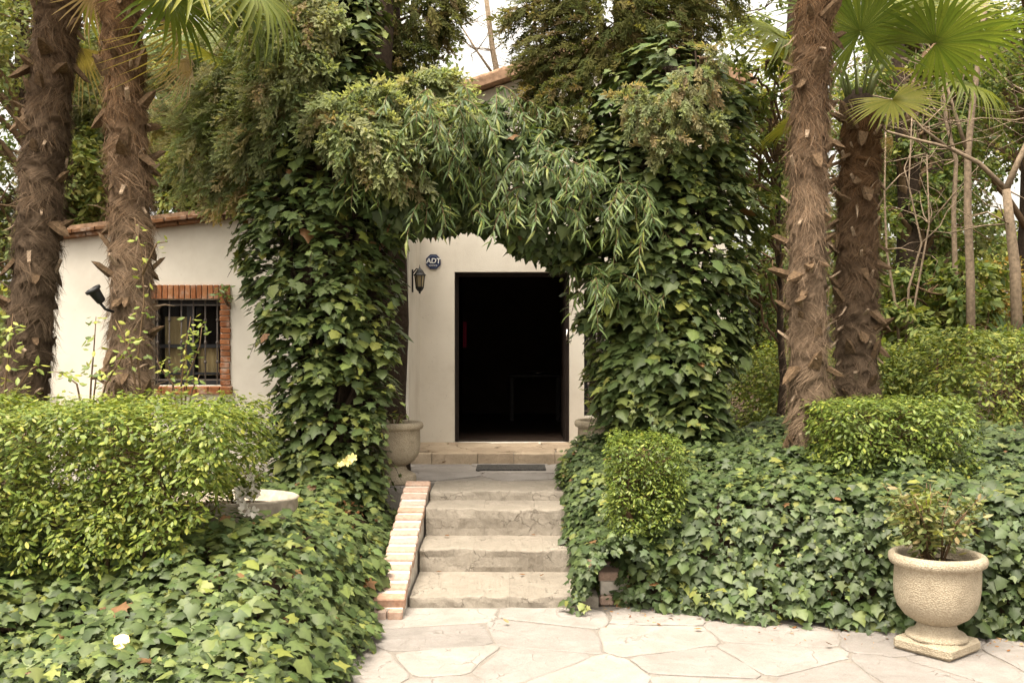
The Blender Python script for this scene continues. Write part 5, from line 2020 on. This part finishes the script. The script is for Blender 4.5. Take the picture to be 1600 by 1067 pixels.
# ---------------------------------------------------------------- saplings rising behind the left hedge
def sapling(label, base, stems, seed, size=.06, nleaf=9, weights=(10, 22, 30, 24, 14), name='sapling', cat='shrub'):
    base = np.asarray(base, float)
    root = empty(name, base, label, cat, 'saplings behind the left hedge')
    r = np.random.default_rng(seed)
    Ps, Ns, Ts, Ss = [], [], [], []
    for pts in stems:
        pts = np.array(pts)
        MB().tube(pts - base, np.linspace(.009, .003, len(pts)), 5).build('stem', M['twig'], root)
        seglen = np.linalg.norm(np.diff(pts, axis=0), axis=1).sum()
        m = int(nleaf * seglen / .3)
        for k in range(m):
            t = r.uniform(.3, 1) * (len(pts) - 1)
            i = min(int(t), len(pts) - 2)
            q = pts[i] + (pts[i + 1] - pts[i]) * (t - i)
            a = r.uniform(0, 6.28)
            dv = np.array([math.cos(a), math.sin(a), r.uniform(-.1, .5)])
            e = q + dv * r.uniform(.01, .06)
            Ps.append(e)
            Ts.append(dv + r.normal(size=3) * .3)
            Ns.append(UP + r.normal(size=3) * .45 + np.array([0, -.4, 0]))
            Ss.append(size * r.uniform(.6, 1.2))
    n_ = len(Ps)
    leaves(root, base, Ps, np.array(Ns), nrm(np.array(Ts)), Ss, [T_OVAL], PAL_BOX, pal_pick(PAL_BOX, n_, weights), M['leaf_soft'], 300)
    return root


sapling('leafy yellow-green sapling in front of the barred window', P(285, 690, 7.35), [
    pp(7.35, (285, 690), (283, 600), (290, 545), (298, 495)), pp(7.35, (285, 690), (292, 590), (312, 540), (316, 505)), pp(7.3, (285, 690), (270, 600), (250, 575), (245, 560)), pp(7.3, (285, 690), (300, 610), (312, 585))], 1, .06, 12)
sapling('sparse sapling with dark stem left of the spotlit palm', P(140, 690, 7.2), [
    pp(7.2, (138, 690), (142, 600), (147, 540), (150, 495)), pp(7.2, (138, 690), (120, 600), (100, 585), (85, 580)), pp(7.1, (140, 690), (165, 600), (190, 560), (205, 530)), pp(7.1, (138, 690), (150, 590), (170, 585))], 2, .065, 9)
sapling('pale-leaved sapling climbing the front of the shaggy palm', P(225, 690, 7.15), [
    pp(7.2, (225, 690), (215, 560), (225, 470), (222, 400), (210, 340)), pp(7.15, (225, 690), (205, 560), (190, 520), (180, 500)), pp(7.15, (222, 430), (245, 380), (262, 378))], 3, .055, 6, (4, 14, 30, 30, 22))
sapling('pale-leaved sapling at the left edge over the dark palm', P(10, 690, 6.9), [
    pp(6.9, (10, 690), (8, 600), (15, 540), (20, 490)), pp(6.9, (10, 690), (25, 610), (45, 580), (60, 570)), pp(6.9, (10, 690), (-10, 580), (-5, 510))], 4, .065, 9, (4, 14, 30, 30, 22))
sapling('small ivy sprig at the corner of the window brickwork', P(352, 470, 10.5), [
    pp(10.5, (358, 480), (352, 465), (350, 448)), pp(10.48, (356, 478), (346, 460), (342, 452))], 5, .075, 26, (60, 30, 10, 0, 0), name='ivy_sprig', cat='ivy')


# ---------------------------------------------------------------- plants in the pots
def pot_plant(label, base, spread, height, n, size, pal, weights, seed, tm=T_OVAL, name='potted_plant', mat='leaf_soft', stems=10):
    base = np.asarray(base, float)
    root = empty(name, base, label, 'plant', 'plants in pots')
    r = np.random.default_rng(seed)
    Ps, Ns, Ts, Ss = [], [], [], []
    for s in range(stems):
        a = r.uniform(0, 6.28)
        e = np.array([math.cos(a) * spread * r.uniform(.3, 1), math.sin(a) * spread * r.uniform(.3, 1), height * r.uniform(.55, 1)])
        mid = e * .5 + np.array([0, 0, height * .12])
        q0 = np.array([math.cos(a), math.sin(a), 0]) * spread * .15
        MB().tube(np.array([q0, mid, e]), [.007, .005, .002], 5).build('stem', M['twig'], root)
        for k in range(n // stems):
            t = r.uniform(.2, 1.0)
            q = q0 * (1 - t) ** 2 + 2 * t * (1 - t) * mid + t * t * e
            dv = nrm(r.normal(size=3) + UP * .4)
            Ps.append(base + q + dv * r.uniform(.01, .07))
            Ts.append(dv)
            Ns.append(nrm(UP + r.normal(size=3) * .5))
            Ss.append(size * r.uniform(.6, 1.25))
    leaves(root, base, Ps, Ns, Ts, Ss, [tm], pal, pal_pick(pal, len(Ps), weights), M[mat], 300)
    return root


PAL_POT = [(.1, .13, .04), (.14, .165, .05), (.185, .195, .07), (.23, .22, .1), (.22, .17, .08)]
uf = pot_plant('bushy olive plant growing in the cream urn', URN_F + np.array([-.02, 0, .50]), .32, .5, 1250, .052, PAL_POT, [26, 30, 24, 12, 8], 1, stems=26)
pot_plant('tall pale shoot rising from the cream urn', URN_F + np.array([-.09, -.02, .5]), .06, .66, 22, .09, PAL_BOX, [0, 4, 20, 30, 30], 2, T_IVY, stems=2)
pot_plant('small green plant in the left landing urn', URN_L + np.array([0, 0, .5]), .15, .16, 60, .05, PAL_BOX, [20, 30, 20, 10, 6], 3, stems=8)
pot_plant('geranium foliage in the right landing urn', URN_R + np.array([0, 0, .5]), .22, .36, 170, .06, PAL_BOX, [20, 30, 24, 14, 6], 4, stems=12)


def flowers(label, base, pts, mat, size, seed, name='flower_head', cat='flower', petals=6):
    base = np.asarray(base, float)
    root = empty(name, base, label, cat)
    r = np.random.default_rng(seed)
    pm = np_mesh('petal', np.array([(0, 0, 0), (.28, .45, .1), (.2, .85, .05), (0, 1, -.02), (-.2, .85, .05), (-.28, .45, .1), (0, .5, .02)]),
                 np.array([(0, 1, 6), (1, 2, 6), (2, 3, 6), (3, 4, 6), (4, 5, 6), (5, 0, 6)]), mat)
    for q in pts:
        ax_ = Vector(nrm(np.array([r.normal() * .5, -1 + r.normal() * .3, .6 + r.normal() * .4])))
        R_ = ax_.to_track_quat('Z', 'Y').to_matrix().to_4x4()
        s = size * r.uniform(.8, 1.2)
        for k in range(petals):
            o = bpy.data.objects.new('petal', pm)
            o.parent = root
            o.matrix_local = Matrix.Translation(Vector(np.asarray(q) - base)) @ R_ @ Matrix.Rotation(6.283 * k / petals + r.normal() * .1, 4, 'Z') @ Matrix.Rotation(.5, 4, 'X') @ Matrix.Diagonal((s, s, s, 1))
            C.objects.link(o)
    return root


fb = BOWL + np.array([.05, -.05, .36])
pot_plant('leafy green plant in the pale stone bowl', fb, .2, .26, 160, .06, PAL_BOX, [10, 26, 30, 20, 10], 6, stems=12)
flowers('cluster of white blossoms over the pale stone bowl', fb, [fb + np.array([rng.uniform(.08, .2), rng.uniform(-.3, -.15), rng.uniform(-.06, .2)]) for _ in range(17)], M['petal'], .045, 1)
flowers('small red geranium bloom by the barred window right of the door', URN_R + np.array([-.02, -.1, .8]), [URN_R + np.array([-.05 + .03 * k, -.12, .83 + .02 * (k % 2)]) for k in range(3)], M['petal_red'], .028, 2)
cf = P(541, 722, 8.3)
flowers('pale yellow flower head against the left ivy column', cf, [cf, cf + np.array([.05, 0, .03]), cf + np.array([-.04, 0, -.03])], simple_mat('yellow_petal', (.7, .62, .25), .6, .2, .1, 30), .05, 3)

# ---------------------------------------------------------------- glowing garden lamp in the left ivy
lp = P(190, 978, 4.72)
lp[2] = float(terr(lp[0], lp[1])) + .195
lamp = empty('garden_lamp', (lp[0], lp[1], float(terr(lp[0], lp[1]))), 'small glowing garden lamp among the left ivy leaves', 'lamp')
dz = lp[2] - float(terr(lp[0], lp[1]))
MB().tube([(0, 0, 0), (0, 0, dz - .03)], .012, 8).build('stake', M['black'], lamp)
MB().lathe([(.0, -.036), (.024, -.028), (.034, -.008), (.037, .012), (.032, .028), (.016, .036), (0, .038)], 20, (0, 0, dz)).build('bulb', M['glow'], lamp)
MB().lathe([(.03, -.04), (.035, -.05), (.012, -.06), (.012, -.04)], 16, (0, 0, dz)).build('socket', M['black'], lamp)

# ---------------------------------------------------------------- fallen leaves
M['dry'] = leaf_mat('dry_leaf', .8, .1, .15)
dry_cols = [(.2, .09, .03), (.28, .15, .06), (.15, .07, .03), (.3, .2, .1)]
dm = [np_mesh('fallen_leaf', T_OVAL[0] * np.array([1.3, 1, -1.2]), T_OVAL[1], M['dry'], np.tile(np.array([c]), (len(T_OVAL[0]), 1))) for c in dry_cols]
spots = [(844, 902, .075, 'brown curled leaf on the lowest step, near its right end', 1), (822, 900, .075, 'small dark leaf on the lowest step', 0), (795, 976, .012, 'tan leaf lying on the paving before the steps', 3),
         (680, 895, .075, 'dark leaf crumb at the left of the lowest step', 2), (695, 838, .247, 'dry leaf crumb against the second riser', 2), (836, 838, .247, 'small dry leaf at the right of the second tread', 0),
         (1098, 985, .012, 'dry leaf on the paving below the dark ivy bank', 1), (1300, 1010, .012, 'curled brown leaf on the paving left of the cream urn', 2), (690, 725, LAND_Z + .008, 'dark leaf on the landing left of the doormat', 2)]
for px, py, z, lab, ci in spots:
    D = (CAM_H - z) * F_PX / (py - CY)
    o = link('fallen_leaf', dm[ci], None, (float((px - CX) * D / F_PX), float(D), z + .012))
    s = .055
    o.scale = (s, s, s)
    o.rotation_euler = (random.uniform(-.3, .3), random.uniform(-.3, .3), random.uniform(0, 6))
    tag(o, lab, 'leaf', 'fallen leaves')
# litter of dry leaves under the left column
n = 420
lx, ly = rng.uniform(-1.75, -.93, n), rng.uniform(6.9, 8.75, n)
k = terr(lx, ly) > .0
lx, ly = lx[k], ly[k]
p = np.stack([lx, ly, np.maximum(terr(lx, ly), 0) + rng.uniform(.02, .1, len(lx))], 1)
v, f, c = leaf_arrays(p, nrm(UP + rng.normal(size=p.shape) * .6), rng.normal(size=p.shape), rng.uniform(.04, .08, len(p)), T_OVAL, np.array(dry_cols)[rng.integers(0, 4, len(p))])
lit = link('leaf_litter', np_mesh('leaf_litter', v, f, M['dry'], c))
tag(lit, 'dry brown leaf litter under the left ivy column by the brick edging', 'leaf litter', kind='stuff')
n = 520
lx = rng.uniform(.6, 4.2, n)
ly = y_front(lx) - .02 - np.abs(rng.normal(size=n)) * .22
p = np.stack([lx, ly, np.full(n, .012)], 1)
p[:, 2] += rng.uniform(0, .006, n)
v, f, c = leaf_arrays(p, nrm(UP + rng.normal(size=p.shape) * .35), rng.normal(size=p.shape), .008 + .035 * rng.random(n) ** 3, T_OVAL, np.array(dry_cols)[rng.integers(0, 4, n)])
lit = link('leaf_litter', np_mesh('leaf_litter', v, f, M['dry'], c))
tag(lit, 'crumbs of dry leaves on the paving along the foot of the dark ivy bank', 'leaf litter', kind='stuff')
